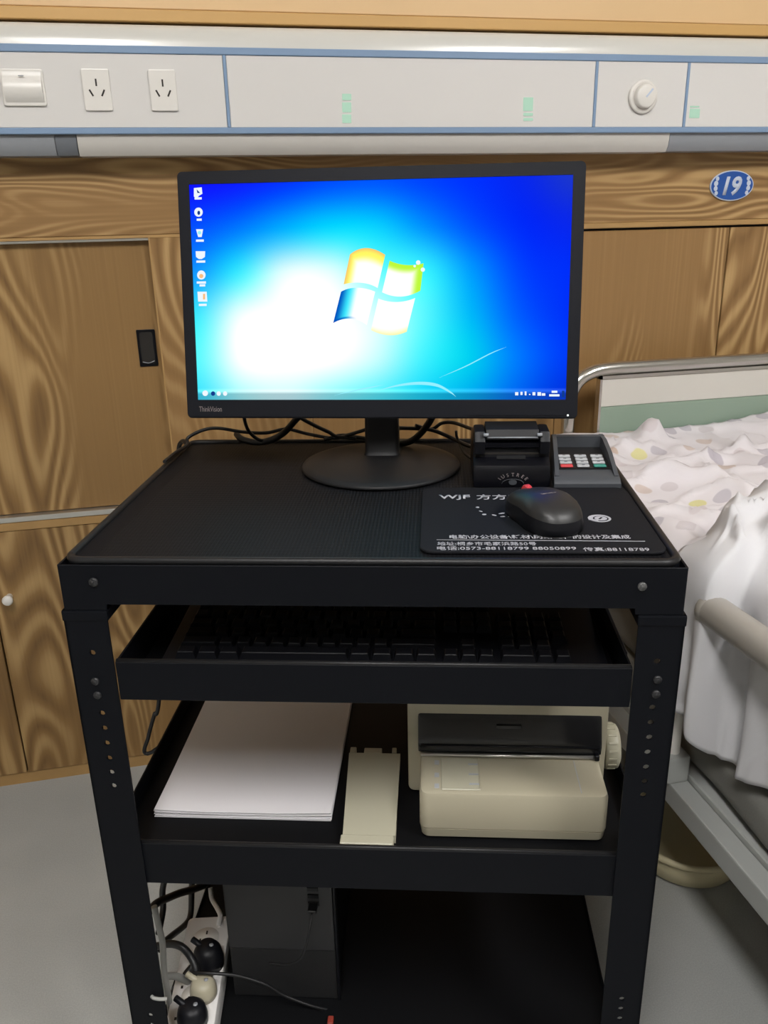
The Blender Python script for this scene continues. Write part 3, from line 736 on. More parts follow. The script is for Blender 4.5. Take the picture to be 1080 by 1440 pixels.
# ------------------------------------------------------------------ mouse pad
pad = thing('mouse_pad', 'black mouse pad printed with white Chinese lettering at the trolley\'s right front', 'mouse pad', (.107, .87, ZT+.0002))
zp = ZT+.0042
bm = newbm(); prism(bm, rrect(-.016, .7685, .2305, .9735, .014), 'z', ZT+.001, zp, .0008, 1); part('pad', bm, 'pad', pad)
def ptext(body, x0, x1, y, hpx, mat='print', bold=0, shear=0):
    a, b = at_z(x0, y, zp), at_z(x1, y, zp); t, u = at_z((x0+x1)/2, y-hpx/2, zp), at_z((x0+x1)/2, y+hpx/2, zp)
    Mx = mat_axes(((a.x+b.x)/2, (a.y+b.y)/2, zp+.00005), (1, (b.y-a.y)/(b.x-a.x), 0), (0, 1, 0))
    part('lettering', text_bm(body, Mx, b.x-a.x, t.y-u.y, bold=bold, shear=shear), mat, pad)
ptext('WJF', 617, 661, 699.5, 7, bold=.02)
ptext('方方网络', 670, 757, 699, 7, bold=.012)
ptext('电脑\\办公设备\\耗材\\网络工程的设计及集成', 632, 886, 755, 5.6, bold=.015)
ptext('地址:桐乡市毛家浜路50号', 615, 754, 764.6, 5)
ptext('电话:0573-88118799 88050899', 614.5, 810, 771, 5.2)
ptext('传真:88118789', 820, 913, 772.5, 5.2)
a, b = at_z(614, 759.2, zp), at_z(907, 761.4, zp)
part('rule', tube(newbm(), [a+Vector((0, 0, .0001)), b+Vector((0, 0, .0001))], .0004, 6, 1), 'print', pad)
c = at_z(843, 729, zp)
for rx, ry, m_, z_ in ((.0125, .0125, 'print', 0), (.0085, .0085, 'pad', .0002), (.0068, .0068, 'print', .0004)):
    part('emblem', prism(newbm(), ell(c.x+(.0012 if z_ else 0), c.y-(.001 if z_ else 0), rx, ry*.93, 28), 'z', zp-.0002, zp+.00015+z_), m_, pad)
bm = newbm(); box(bm, (-.0011, -.0032, 0), (.0011, .0032, .0003)); bm.transform(Matrix.Translation((c.x+.001, c.y-.0008, zp+.0004)) @ Matrix.Rotation(R(-35), 4, 'Z')); part('emblem', bm, 'pad', pad)
bm = newbm(); box(bm, (-.005, -.002, 0), (.005, .002, .0004)); bm.transform(Matrix.Translation((c.x-.0075, c.y-.006, zp+.0002)) @ Matrix.Rotation(R(-30), 4, 'Z')); part('emblem', bm, 'print', pad)
for x_, y_, rx, ry, an in ((671.5, 713.5, .0022, .0022, 20), (676, 719, .0026, .001, -40), (681, 723.5, .0025, .0022, 0), (695, 724.5, .003, .0014, -30), (705.5, 722, .0042, .0017, 25), (707, 726.5, .003, .0015, 10), (715.5, 726.5, .0008, .0008, 0)):
    c = at_z(x_, y_, zp); bm = newbm(); prism(bm, ell(0, 0, rx, ry, 10), 'z', -.0002, .0002); bm.transform(Matrix.Translation((c.x, c.y, zp)) @ Matrix.Rotation(R(an), 4, 'Z'))
    part('printed_leaf', bm, 'print', pad)

# ------------------------------------------------------------------ mouse
ms = thing('mouse', 'black computer mouse with a red scroll wheel on the mouse pad', 'mouse', (.1165, .8575, zp), rotz=R(21))
def mouse_ring(k, zf):
    """k: outline scale, zf: height factor"""
    out = []
    n = 40
    for i in range(n):
        a = 2*math.pi*i/n; ca, sa = math.cos(a), math.sin(a)
        x = .0325*math.copysign(abs(ca)**.78, ca); y = .0565*math.copysign(abs(sa)**.8, sa)
        x *= 1-.12*(y/.0565)*.5-.10*max(0, 1-abs(y/.03))*.6
        y2 = y*k
        h = .036*(1-.30*max(0, y2/.0565+.15)**1.3-.22*max(0, -y2/.0565)**2.2)
        out.append((x*k, y2, h*zf))
    return out
bm = newbm(); loft(bm, [mouse_ring(.94, .0), mouse_ring(1.0, .1), mouse_ring(1.0, .32), mouse_ring(.965, .55)]); part('mouse_skirt', bm, 'black_pl', ms, local=True, smooth=50)
bm = newbm(); rings = [mouse_ring(k, z) for k, z in ((.965, .552), (.93, .68), (.86, .8), (.74, .9), (.56, .965), (.34, .99), (.12, 1.0))]; loft(bm, rings); part('mouse_shell', bm, 'mshell', ms, local=True, smooth=60)
part('scroll_wheel', lathe(newbm(), [(0, -.0035), (.010, -.0035), (.0115, -.002), (.0115, .002), (.010, .0035), (0, .0035)], 'x', (0, .036, .0188), 22), 'red', ms, local=True, label='red scroll wheel')
part('button_split', tube(newbm(), [(0, .0535, .0205), (0, .048, .0245)], .0007, 6, 2), 'dark', ms, local=True)
part('mouse_lettering', text_bm('lenovo', mat_axes((0, -.012, .0355), (1, 0, 0), (0, 1, .03)), .017, .0035), 'print_dim', ms, local=True)

# ------------------------------------------------------------------ card reader box
rd = thing('card_reader', 'tall glossy black card reader standing behind the mouse pad', 'card reader', (.095, 1.0, ZT+.0002))
zr = ZT+.0012
pr_ = [(.984, zr), (.983, zr+.012), (.989, zr+.026), (1.001, zr+.034), (1.004, zr+.044), (.998, zr+.047), (.998, zr+.052), (1.006, zr+.058), (1.035, zr+.062), (1.072, zr+.054), (1.076, zr)]
part('reader_body', prism(newbm(), pr_, 'x', .0468, .1418, .003), 'gloss', rd, smooth=30)
for x0_, x1_ in ((.0478, .0615), (.128, .1408)):
    part('shoulder', prism(newbm(), [(.993, zr+.040), (.9905, zr+.056), (.999, zr+.067), (1.03, zr+.0685), (1.05, zr+.05), (1.02, zr+.038)], 'x', x0_, x1_, .003), 'black_pl', rd, smooth=30)
part('head_cover', prism(newbm(), [(.9945, zr+.058), (.9945, zr+.0605), (1.001, zr+.069), (1.03, zr+.0725), (1.05, zr+.058)], 'x', .0622, .1272, .0012), 'black_matte', rd, smooth=30)
part('head_edge', tube(newbm(), [(.064, .9942, zr+.0605), (.1255, .9942, zr+.0605)], .0009, 8, 1), 'grey_pl', rd)
for x_ in (.0622, .1275): part('hinge_pin', lathe(newbm(), [(0, -.003), (.0022, -.003), (.0022, .003), (0, .003)], 'x', (x_, .994, zr+.064), 12), 'grey_pl', rd)
part('card_slot', box(newbm(), (.06, 1.0015, zr+.0372), (.128, 1.006, zr+.0395)), 'dark', rd)
part('slot_lip', prism(newbm(), [(.998, zr+.031), (.9965, zr+.0325), (1.003, zr+.0365), (1.005, zr+.035)], 'x', .076, .112, .0006), 'black_matte', rd)
for i, ch in enumerate('IUSTREE'):
    aa = R(58-(i*19.3)); cx = .0955+.0195*math.sin(-aa); hz = zr+.0055+.0105*math.cos(aa)
    yy = .983-(hz-zr-.012)*0+.0 if hz < zr+.012 else .983+(hz-zr-.012)*.43
    Mx = mat_axes((cx, yy-.0006, hz), (math.cos(aa), 0, math.sin(aa)), (-math.sin(aa), .25, math.cos(aa)))
    part('lettering', text_bm(ch, Mx, None, .0042), 'print_dim', rd)
part('emblem_ring', tube(newbm(), [(.0955+.0135*math.cos(R(a_)), .9825, zr+.0045+.0062*math.sin(R(a_))) for a_ in range(0, 181, 20)], .0004, 5, 2), 'dcase', rd)
part('emblem_disc', prism(newbm(), ell(.0955, zr+.0065, .005, .0035, 18), 'y', .9822, .9838), 'dcase', rd)

# ------------------------------------------------------------------ pin pad
pp = thing('pin_pad', 'grey hooded keypad with red and green keys beside the card reader', 'keypad', (.186, 1.01, ZT+.0002))
zq = ZT+.0012; PS = Matrix.Translation((0, -.0075, ZT*.14)) @ Matrix.Diagonal((1, 1, .86, 1))
def ppart(name, bm, mat, parent, **k): bm.transform(PS); return part(name, bm, mat, parent, **k)
PA, PB = .1452, .2258
bm = newbm()
def pr(y, zz, x0_, x1_): return [(x0_, y, zq), (x1_, y, zq), (x1_, y, zz), (x0_, y, zz)]
loft(bm, [pr(.980, zq+.009, PA, PB), pr(.984, zq+.0135, PA+.0003, PB-.0004), pr(.994, zq+.0185, PA+.001, PB-.001), pr(1.004, zq+.0205, PA+.0018, PB-.002), pr(1.0745, zq+.036, PA+.007, PB-.007)], smooth=False)
ppart('keypad_base', bm, 'dcase', pp, smooth=35)
for s, xa, xb in ((1, PA, PA+.007), (-1, PB, PB-.007)):
    t0 = .0062; bm = newbm()
    def wl(y, zl, zh, x): return [(x, y, zl), (x+s*t0, y, zl), (x+s*t0, y, zh), (x+s*.001, y, zh)]
    loft(bm, [wl(.990, zq+.012, zq+.018, xa+s*.0008), wl(1.004, zq+.015, zq+.0275, xa+s*.0016), wl(1.025, zq+.02, zq+.0405, xa+s*.003), wl(1.055, zq+.025, zq+.0515, xa+s*.005), wl(1.0745, zq+.03, zq+.0535, xa+s*.0065)], smooth=False)
    ppart('side_hood', bm, 'dcase', pp, smooth=35)
ppart('top_hood', prism(newbm(), [(1.066, zq+.034), (1.0655, zq+.0525), (1.0685, zq+.054), (1.0805, zq+.051), (1.083, zq+.002), (1.0745, zq+.002)], 'x', PA+.0065, PB-.0065, .001), 'dcase', pp)
KS = math.atan2(.0155, .0705)
ppart('key_panel', prism(newbm(), [(1.006, zq+.0215), (1.0655, zq+.0345), (1.0655, zq+.0355), (1.006, zq+.0225)], 'x', PA+.0085, PB-.0085), 'black_matte', pp)
for r_ in range(4):
    for c_ in range(3):
        x = PA+.0185+c_*.0205+r_*0; y = 1.0105+r_*.0088; z = zq+.0232+(y-1.006)*.22
        bm = newbm(); box(bm, (-.0076, -.0031, 0), (.0076, .0031, .0028), .0008, 1)
        bm.transform(Matrix.Translation((x, y, z-.0002)) @ Matrix.Rotation(KS, 4, 'X'))
        m_ = 'keygrey' if r_ or c_ == 1 else ('red' if c_ == 0 else 'green')
        k_ = ppart('keypad_key', bm, m_, pp, label=None if m_ == 'keygrey' else m_+' key')
        if m_ == 'keygrey':
            bm = newbm(); box(bm, (-.0018, -.0008, 0), (.0018, .0008, .0002)); bm.transform(Matrix.Translation((x, y, z+.0026)) @ Matrix.Rotation(KS, 4, 'X')); ppart('key_mark', bm, 'dcase', k_)

# ------------------------------------------------------------------ middle shelf: paper, cover, printer
bm = newbm(); zs = ZS+.0006
rnd = random.Random(3)
pa, pb = at_z(217, 1141, ZS+.009), at_z(466, 1145, ZS+.009)
pw = (pb-pa).length
stk = thing('paper_stack', 'stack of blank white paper on the middle shelf', 'paper', (pa.x+pw/2, pa.y+.14, ZS))
for i in range(7):
    dx, dy, an = rnd.uniform(-.0012, .0012), rnd.uniform(-.0015, .0012), rnd.uniform(-.004, .004)
    if i == 6: dx = dy = an = 0
    z0_ = zs+i*.0014; bm = newbm()
    n = 10
    lo = []; V0 = []; V1 = []
    g = [[(pa.x+pw*u/n, pa.y+.29*v/n) for u in range(n+1)] for v in range(n+1)]
    def lift(u, v): return .0022*max(0, 1-(u+v)/2.4)*(i/6)+.0026*max(0, 1-((n-u)+v)/3.0)*(i/6)
    A = [[bm.verts.new((g[v][u][0], g[v][u][1], z0_+lift(u, v))) for u in range(n+1)] for v in range(n+1)]
    Bv = [[bm.verts.new((g[v][u][0], g[v][u][1], z0_+.0011+lift(u, v))) for u in range(n+1)] for v in range(n+1)]
    for v in range(n):
        for u in range(n):
            bm.faces.new((A[v][u], A[v+1][u], A[v+1][u+1], A[v][u+1])); bm.faces.new((Bv[v][u], Bv[v][u+1], Bv[v+1][u+1], Bv[v+1][u]))
    for u in range(n):
        for (P_, Q_) in ((A[0], Bv[0]), (A[n], Bv[n])): bm.faces.new((P_[u], P_[u+1], Q_[u+1], Q_[u]))
        bm.faces.new((A[u][0], A[u+1][0], Bv[u+1][0], Bv[u][0])); bm.faces.new((A[u][n], A[u+1][n], Bv[u+1][n], Bv[u][n]))
    bmesh.ops.recalc_face_normals(bm, faces=bm.faces[:])
    bm.transform(Matrix.Translation((dx, dy, 0)) @ Matrix.Translation(pa) @ Matrix.Rotation(an, 4, 'Z') @ Matrix.Translation(-pa))
    part('paper_sheaf', bm, 'paper', stk)

cv = thing('printer_feed_cover', 'narrow beige plastic feed cover lying between the paper and the printer', 'plastic cover', (-.082, .9, ZS))
c0, c1, c2, c3 = at_z(478, 1184, ZS+.012), at_z(557, 1184, ZS+.012), at_z(563, 1058, ZS+.016), at_z(491, 1058, ZS+.016)
bm = newbm()
def cr4(y, z, xa, xb, th): return [(xa, y, z-th), (xb, y, z-th), (xb, y, z), (xa, y, z)]
loft(bm, [cr4(c0.y+.012, ZS+.0125, c0.x+.002, c1.x-.001, .011), cr4(c3.y, ZS+.0155, c3.x, c2.x, .012)], smooth=False); part('cover_plate', bm, 'beige2', cv)
part('front_lip', box(newbm(), (c0.x, c0.y-.003, ZS+.0008), (c1.x-.003, c0.y+.0115, ZS+.0135), .001, 1), 'beige2', cv)
for dx in (.022, .052): part('catch', box(newbm(), (c0.x+dx, c0.y-.005, ZS+.006), (c0.x+dx+.008, c0.y-.0028, ZS+.0115), .0008, 1), 'beige2', cv)
for dx, w_, dz in ((.001, .008, .006), (.02, .024, .004), (.058, .006, .006)): part('tab', box(newbm(), (c3.x+dx, c3.y+.0005, ZS+.006), (c3.x+dx+w_, c3.y+.012, ZS+.0135+dz*.5), .0008, 1), 'beige2', cv)
for dx in (): part('side_ridge', box(newbm(), (c3.x+dx, c0.y+.03, ZS+.014), (c3.x+dx+.003, c3.y, ZS+.0175), .0006, 1), 'beige2', cv)

pt = thing('dot_matrix_printer', 'beige flatbed printer with dark window and side knob on the middle shelf', 'printer', (.09, .93, ZS))
zb = ZS+.004; FL, FRX, FY = -.0185, .2005, .7935
bm = newbm(); prism(bm, rrect(-.0345, zb-.001, .2115, .602, .008), 'y', .878, 1.08, .003)
part('printer_body', bm, 'beige', pt, smooth=30)
bm = newbm()
def fr(z, e): return [(p[0], p[1], z) for p in rrect(FL+e, FY+e, FRX-e, .888, .010, 5)]
loft(bm, [fr(zb, .002), fr(zb+.0115, .0005), fr(zb+.012, .0022), fr(zb+.0128, .0022), fr(zb+.0133, .0), fr(.508, .0), fr(.5125, .0015), fr(.514, .0045)])
part('front_deck', bm, 'beige', pt, smooth=40)
for x_ in (.0, .18): part('foot', lathe(newbm(), [(0, 0), (.008, 0), (.008, .005), (0, .005)], 'z', (x_, .82, ZS+.0003), 16), 'rubber', pt); part('foot', lathe(newbm(), [(0, 0), (.008, 0), (.008, .004), (0, .004)], 'z', (x_, 1.05, ZS+.0003), 16), 'rubber', pt)
cov = part('smoked_cover', prism(newbm(), [(.8745, .516), (.8655, .519), (.8635, .530), (.868, .543), (.8745, .562), (.879, .568), (.882, .56), (.882, .516)], 'x', -.0215, .2035, .003), 'smoke', pt, smooth=30)
part('cover_bead', tube(newbm(), [(-.018, .8630, .5305), (.2, .8630, .5305)], .0011, 6, 1), 'gloss', cov)
part('cover_badge', box(newbm(), (.075, .8685, .5525), (.105, .8722, .5565)), 'pcfront', cov)
part('paper_bar', tube(newbm(), [(-.0175, .8625, .5172), (.195, .8625, .5172)], .0024, 10, 1), 'alu', pt)
part('bar_end', box(newbm(), (.1945, .858, .5145), (.2, .867, .5225), .001, 1), 'gloss', pt)
kn = part('feed_knob', lathe(newbm(), [(0, .2317), (.0235, .2317), (.0275, .2295), (.0285, .226), (.0285, .2145), (.024, .2125), (.008, .211)], 'x', (0, .905, .505), 32), 'beige2', pt)
for i in range(18):
    a_ = 2*math.pi*i/18; bm = newbm(); box(bm, (-.005, -.0012, -.0008), (.005, .0012, .0008)); bm.transform(Matrix.Translation((.2208, .905+.0285*math.cos(a_), .505+.0285*math.sin(a_))) @ Matrix.Rotation(a_-math.pi/2, 4, 'X')); part('grip_rib', bm, 'beige2', kn)
part('deck_seam', box(newbm(), (.1685, FY+.006, .5135), (.1695, .86, .5144)), 'keygrey', pt)
g = part('paper_guide', box(newbm(), (.007, FY+.006, .5138), (.053, .858, .5158), .0008, 1), 'beige2', pt)
part('guide_edge', box(newbm(), (.0515, FY+.006, .5155), (.0535, .858, .5175), .0005, 1), 'beige', g)
for y_ in (.808, .826, .845): part('guide_rib', box(newbm(), (.040, y_, .5156), (.0518, y_+.0025, .5166)), 'keygrey', g)
for y_ in (.803, .823, .847): part('guide_mark', box(newbm(), (-.001, y_, .5137), (.0045, y_+.008, .5145)), 'keygrey', pt)
lb = part('badge', box(newbm(), (.139, .8775, .5835), (.158, .8785, .5925)), 'beige2', pt)
part('badge_mark', box(newbm(), (.147, .8772, .5885), (.151, .8776, .5905)), 'dcase', lb); part('badge_mark', box(newbm(), (.1545, .8772, .587), (.1572, .8776, .590)), 'red', lb)
for i in range(4): part('model_mark', box(newbm(), (.1685+i*.0042, .8775, .5845), (.1708+i*.0042, .8782, .5895)), 'dcase', pt)

# ------------------------------------------------------------------ bottom shelf: computer and power strip
pc = thing('computer_tower', 'dark computer tower with front sockets on the trolley\'s bottom shelf', 'computer', (-.211, 1.02, ZB))
zc = ZB+.0006
part('tower_case', box(newbm(), (-.284, .8685, zc), (-.1385, 1.2, .4), .002, 1), 'black_shelf', pc)
part('front_panel', box(newbm(), (-.286, .858, .1935), (-.1375, .8682, .4015), .003, 2), 'pcfront', pc)
part('lower_grille', box(newbm(), (-.286, .861, zc), (-.1375, .8682, .1928), .002, 2), 'pclow', pc)
part('front_edge', box(newbm(), (-.1372, .8585, zc), (-.1335, .872, .4), .001, 1), 'black_pl', pc)
for z_ in (.275, .288, .3): part('usb_socket', box(newbm(), (-.171, .8565, z_), (-.156, .8585, z_+.0065), .0005, 1), 'gloss', pc)
pl = part('usb_plug', box(newbm(), (-.1695, .842, .2755), (-.1575, .858, .2812), .001, 1), 'cable', pc)
part('thin_lead', tube(newbm(), [(-.1635, .842, .278), (-.166, .826, .262), (-.176, .822, .225), (-.198, .83, .2), (-.225, .838, .192)], .0016, 8), 'cable', pc)
q = at_z(465, 1437, ZB+.004)
single('cable_clip', box(newbm(), (q.x-.004, q.y-.006, ZB+.0004), (q.x+.004, q.y+.006, ZB+.009), .001, 1), 'clip', 'small red clip on the bottom shelf in front of the tower', 'clip', (q.x, q.y, ZB))

sp = thing('power_strip', 'white power strip crowded with black plugs on the trolley\'s bottom shelf', 'power strip', (-.333, .86, ZB), rotz=R(6))
SW, S0, S1, SH = .033, -.098, .1, .042
bm = newbm(); prism(bm, rrect(-SW, S0, SW, S1, .008), 'z', .0006, SH, .004); part('strip_body', bm, 'strip', sp, local=True, smooth=35)
for y_ in (-.076, -.036, .012, .06):
    so = part('outlet_face', lathe(newbm(), [(0, SH+.0006), (.019, SH+.0006), (.0195, SH-.002)], 'z', (0, y_, 0), 24), 'white_pl', sp, local=True)
    for dx, dy in ((0, .009), (-.008, -.005), (.008, -.005)): part('slot', box(newbm(), (dx-.0011, y_+dy-.003, SH+.0004), (dx+.0011, y_+dy+.003, SH+.0012)), 'slot', so, local=True)
for y_, z_ in ((-.07, 0), (-.022, 0)): part('slot', box(newbm(), (-.022, y_-.002, SH-.0004), (-.019, y_+.002, SH+.0006)), 'slot', sp, local=True)
SM = Matrix.Translation((-.333, .86, ZB)) @ Matrix.Rotation(R(6), 4, 'Z')
def plug(name, x, y, mat, lab, r=.019, h=.03, tilt=0):
    t = thing(name, lab, 'plug', tuple(SM @ Vector((x, y, SH+.0014))), rotz=R(6), group='plugs in the power strip')
    part('plug_body', lathe(newbm(), [(0, 0), (r, 0), (r*1.02, h*.35), (r*.9, h*.75), (r*.62, h), (0, h)], 'z', (0, 0, 0), 26), mat, t, local=True)
    part('strain_relief', tube(newbm(), [(0, 0, h*.6), (-.012, .004, h*.95), (-.022, .01, h*1.05)], .0042, 10), mat, t, local=True)
    part('screw', lathe(newbm(), [(0, h+.0008), (.003, h+.0006), (.003, h-.001)], 'z', (r*.3, 0, 0), 10), 'grey_pl', t, local=True)
    return t
plug('black_plug', .004, -.076, 'black_pl', 'round black mains plug in the power strip, nearest the front', .02, .03)
plug('beige_plug', .012, -.036, 'beige', 'cream mains plug in the middle of the power strip', .018, .026)
plug('large_black_plug', .012, .012, 'black_pl', 'bulky black mains plug towards the back of the power strip', .021, .036)

def cable(pts, r, mat, label, name='cable', cat='cable', group='cables around the trolley'):
    bm = newbm(); tube(bm, pts, r, 10, 8)
    c = Vector(pts[0]); return single(name, bm, mat, label, cat, tuple(c), True, group=group if name == 'cable' else None)
def pxs(lst): return [tuple(at_y(x, y, d)) for x, y, d in lst]
lo = lambda x, y: (200+x/7.2, 1240+y/7.2)
def lows(lst): return [tuple(at_y(*lo(x, y), d)) for x, y, d in lst]
cable(lows([(230, -40, .93), (205, 100, .93), (212, 260, .92), (190, 400, .9), (165, 520, .88)]), .0046, 'cable', 'black cable hanging just inside the trolley\'s left front leg')
cable(lows([(505, -60, 1.0), (500, 120, 1.0), (490, 330, .98), (440, 430, .95), (300, 545, .9), (215, 620, .88), (150, 700, .87)]), .0046, 'cable', 'black cable bent sharply above the white power strip')
cable(lows([(150, 650, .86), (280, 628, .86), (400, 660, .855), (490, 760, .85), (540, 880, .84), (530, 1040, .83), (520, 1180, .815), (515, 1260, .81)]), .0052, 'cable', 'thick black cable curving over the power strip to the front plug')
cable(lows([(640, 760, .88), (540, 830, .87), (450, 930, .86), (370, 1040, .85), (310, 1130, .845)]), .0052, 'cable', 'black cable running diagonally across the power strip')
cable(lows([(60, 310, .85), (150, 215, .87), (260, 165, .9), (380, 115, .93), (520, 75, .97), (640, 30, 1.0)]), .0055, 'cable', 'dark thick cable rising from the left leg to the tower\'s top', )
cable(lows([(120, 250, .84), (165, 440, .835), (205, 620, .83), (215, 800, .825), (225, 930, .82), (255, 1100, .815), (290, 1330, .81), (300, 1500, .80)]), .0042, 'cable_g', 'grey cable running down beside the trolley\'s left front leg')
cable(lows([(225, 955, .822), (330, 955, .83), (430, 990, .84), (495, 1040, .85), (500, 1100, .86)]), .005, 'cable_g', 'short grey cable bending onto the power strip')
cable(lows([(690, 60, 1.0), (705, 170, .99), (760, 270, .97), (790, 340, .95), (775, 430, .945), (780, 470, .94)]), .0036, 'strip', 'white cable dropping to the back end of the power strip')
cable(lows([(95, 1160, .742), (120, 1178, .7395), (180, 1188, .74), (250, 1185, .742)]), .0022, 'cable_g', 'short grey cable tie end poking past the left leg', 'cable_tie', 'cable tie')
cable(lows([(490, 925, .835), (640, 925, .83), (840, 935, .832), (1000, 960, .835), (1250, 1040, .838)])+pxs([(400, 1400, .84), (440, 1415, .842), (480, 1424, .85)]), .0023, 'cable_g' if False else 'cable', 'thin black lead sweeping from the power strip across the tower front')
cable([(-.368, 1.17, .8335), (-.381, 1.188, .832), (-.391, 1.197, .815), (-.3925, 1.2, .76)]+pxs([(225, 975, 1.2), (217, 1005, 1.2), (209, 1035, 1.2), (208, 1060, 1.2)])+[(-.412, 1.2, .3), (-.40, 1.21, .02), (-.37, 1.25, .0045)], .0035, 'cable', 'thin black cable hanging behind the trolley at the left')
# cables behind the monitor
cb = lambda x, y, d: tuple(at_y(240+x/2.4545, 570+y/2.4545, d))
cable([(-.373, 1.075, .8335), (-.372, 1.12, .833), (-.366, 1.16, .834), cb(60, 112, 1.175), cb(110, 86, 1.18), cb(165, 79, 1.18), cb(250, 92, 1.18), cb(330, 95, 1.18), cb(400, 82, 1.18), cb(470, 98, 1.18), cb(560, 113, 1.17), cb(620, 100, 1.16), cb(700, 75, 1.15)], .0026, 'cable', 'thin black cable wavering along the trolley\'s back edge from the left')
cable([cb(455, 25, 1.10), cb(430, 52, 1.12), cb(390, 95, 1.14), cb(345, 120, 1.15), cb(295, 128, 1.16), cb(245, 116, 1.17), cb(228, 100, 1.19)], .0048, 'cable', 'thick black video cable dropping from behind the monitor, left of the neck')
cable([cb(252, 30, 1.12), cb(258, 62, 1.13), cb(272, 92, 1.14), cb(305, 119, 1.15), cb(350, 126, 1.16)], .0026, 'cable', 'thin black cable below the monitor\'s left third')
cable([cb(435, 35, 1.11), cb(490, 66, 1.13), cb(545, 92, 1.15), cb(575, 108, 1.16), cb(640, 115, 1.16)], .0028, 'cable', 'black cable slanting down to the monitor neck from the left')
cable([cb(530, 118, 1.17), cb(590, 104, 1.17), cb(640, 110, 1.17), cb(700, 118, 1.16)], .003, 'cable', 'short black cable lying just left of the monitor neck')
cable([cb(905, 35, 1.09), cb(890, 62, 1.11), cb(860, 100, 1.13), cb(825, 125, 1.14), cb(780, 132, 1.15)], .0048, 'cable', 'thick black power cable dropping from behind the monitor, right of the neck')
cable([cb(770, 78, 1.15), cb(840, 80, 1.16), cb(900, 85, 1.16), cb(960, 108, 1.15), cb(1005, 130, 1.13), cb(1060, 152, 1.09)], .0028, 'cable', 'thin black cable running from the neck down to the card reader')
cable([cb(845, 70, 1.16), cb(900, 82, 1.17), cb(935, 62, 1.17), cb(975, 60, 1.16), cb(1030, 78, 1.13), cb(1075, 95, 1.08)], .0026, 'cable', 'thin black cable arching up to the card reader\'s top')
cable([cb(985, 88, 1.14), cb(988, 110, 1.14), cb(1000, 135, 1.13), cb(1015, 165, 1.11), cb(1045, 190, 1.08)], .002, 'cable', 'short black lead end sticking up left of the card reader')

# ================================================================== THE BED
XB = .668
bed = thing('hospital_bed', 'hospital bed with steel tube headboard and pale frame right of the trolley', 'bed', (1.12, .6, 0), cart=False)
BX = 1.56; YH = 1.545; YFT = -.45
def bpart(name, bm, mat, **k): return part(name, bm, mat, bed, **k)
for x0_, x1_ in ((XB-.016, XB+.016), (BX-.016, BX+.016)):
    bpart('side_rail', box(newbm(), (x0_, YFT, .262), (x1_, 1.51, .3), .003, 2), 'bedmetal')
for y_ in (YFT+.02, .55, 1.49): bpart('cross_bar', box(newbm(), (XB+.017, y_-.015, .262), (BX-.017, y_+.015, .295), .002, 1), 'bedmetal')
ht = .842
bpart('headboard_tube', tube(newbm(), [(.722, YH, .25), (.722, YH, .5), (.722, YH, .74), (.725, YH, .79), (.742, YH, .822), (.775, YH, .838), (.82, YH, ht), (.86, YH, ht), (1.1, YH, ht), (1.42, YH, ht), (1.46, YH, .828), (1.47, YH, .79), (1.47, YH, .7), (1.47, YH, .25)], .0135, 16, 6), 'chrome', smooth=60)
hb = bpart('headboard_panel', box(newbm(), (.789, YH-.007, .765), (1.447, YH+.007, .822), .001, 1), 'hb_panel')
part('green_band', box(newbm(), (.789, YH-.0075, .56), (1.447, YH+.0075, .7645), .001, 1), 'hb_green', hb)
part('panel_frame', box(newbm(), (.784, YH-.009, .55), (.789, YH+.009, .829)), 'chrome', hb); part('panel_frame', box(newbm(), (.784, YH-.009, .8222), (1.452, YH+.009, .829)), 'chrome', hb)
part('panel_frame', box(newbm(), (1.4472, YH-.009, .55), (1.452, YH+.009, .8218)), 'chrome', hb)
for x_ in (.722, 1.47): bpart('leg', tube(newbm(), [(x_, YH-.002, 0), (x_, YH-.002, .2495)], .0135, 14, 1), 'bedmetal')
for x_ in (XB+.05, BX-.05): bpart('leg', tube(newbm(), [(x_, -.4, 0), (x_, -.4, .2615)], .016, 14, 1), 'bedmetal')
bpart('bed_base', box(newbm(), (XB+.017, YFT, .2955), (BX-.017, 1.5, .309), .002, 1), 'bedmetal')
# folded side guard
gd = bpart('guard_tube', tube(newbm(), [(.643, .895, .634), (.643, .7, .638), (.643, .3, .638), (.643, -.1, .638)], .0225, 18, 4), 'guard', smooth=60)
part('end_cap', lathe(newbm(), [(0, .0035), (.0205, .0035), (.0232, .0), (.0232, -.010), (.0225, -.011)], 'y', (.643, .898, .634), 20), 'guard', gd)
for y_ in (.969, -.05):
    bpart('guard_post', tube(newbm(), [(.662, y_, .30), (.662, y_, .5), (.662, y_-.006, .60)], .0095, 14, 2), 'white_pl', smooth=60)
    bpart('post_socket', box(newbm(), (.645, y_-.018, .3005), (.682, y_+.018, .348), .004, 2), 'bedmetal')
# mattress: two rounded layers with piping
def slab(bm, x0_, x1_, y0_, y1_, z0_, z1_, r, wob, seed):
    prof = []
    n = 8
    pr2 = [(x0_+r*(1-math.sin(a_)), z0_+r*(1-math.cos(a_))) for a_ in [i*math.pi/2/n for i in range(n+1)]]+[(x0_+r*(1-math.cos(a_)), z1_-r+r*math.sin(a_)) for a_ in [i*math.pi/2/n for i in range(n+1)]]
    pr2 += [(x1_-(p[0]-x0_), p[1]) for p in reversed(pr2)]
    rings = []
    for j in range(41):
        y = y0_+(y1_-y0_)*j/40
        rings.append([(p[0]+wob*noise.noise((y*6+seed, p[1]*14, seed)), y, p[1]+wob*.7*noise.noise((y*5, p[0]*4, seed+9))) for p in pr2])
    return loft(bm, rings)
bpart('mattress_layer', slab(newbm(), XB+.020, BX, -.42, 1.5, .311, .392, .03, .006, 1), 'mattress', smooth=60)
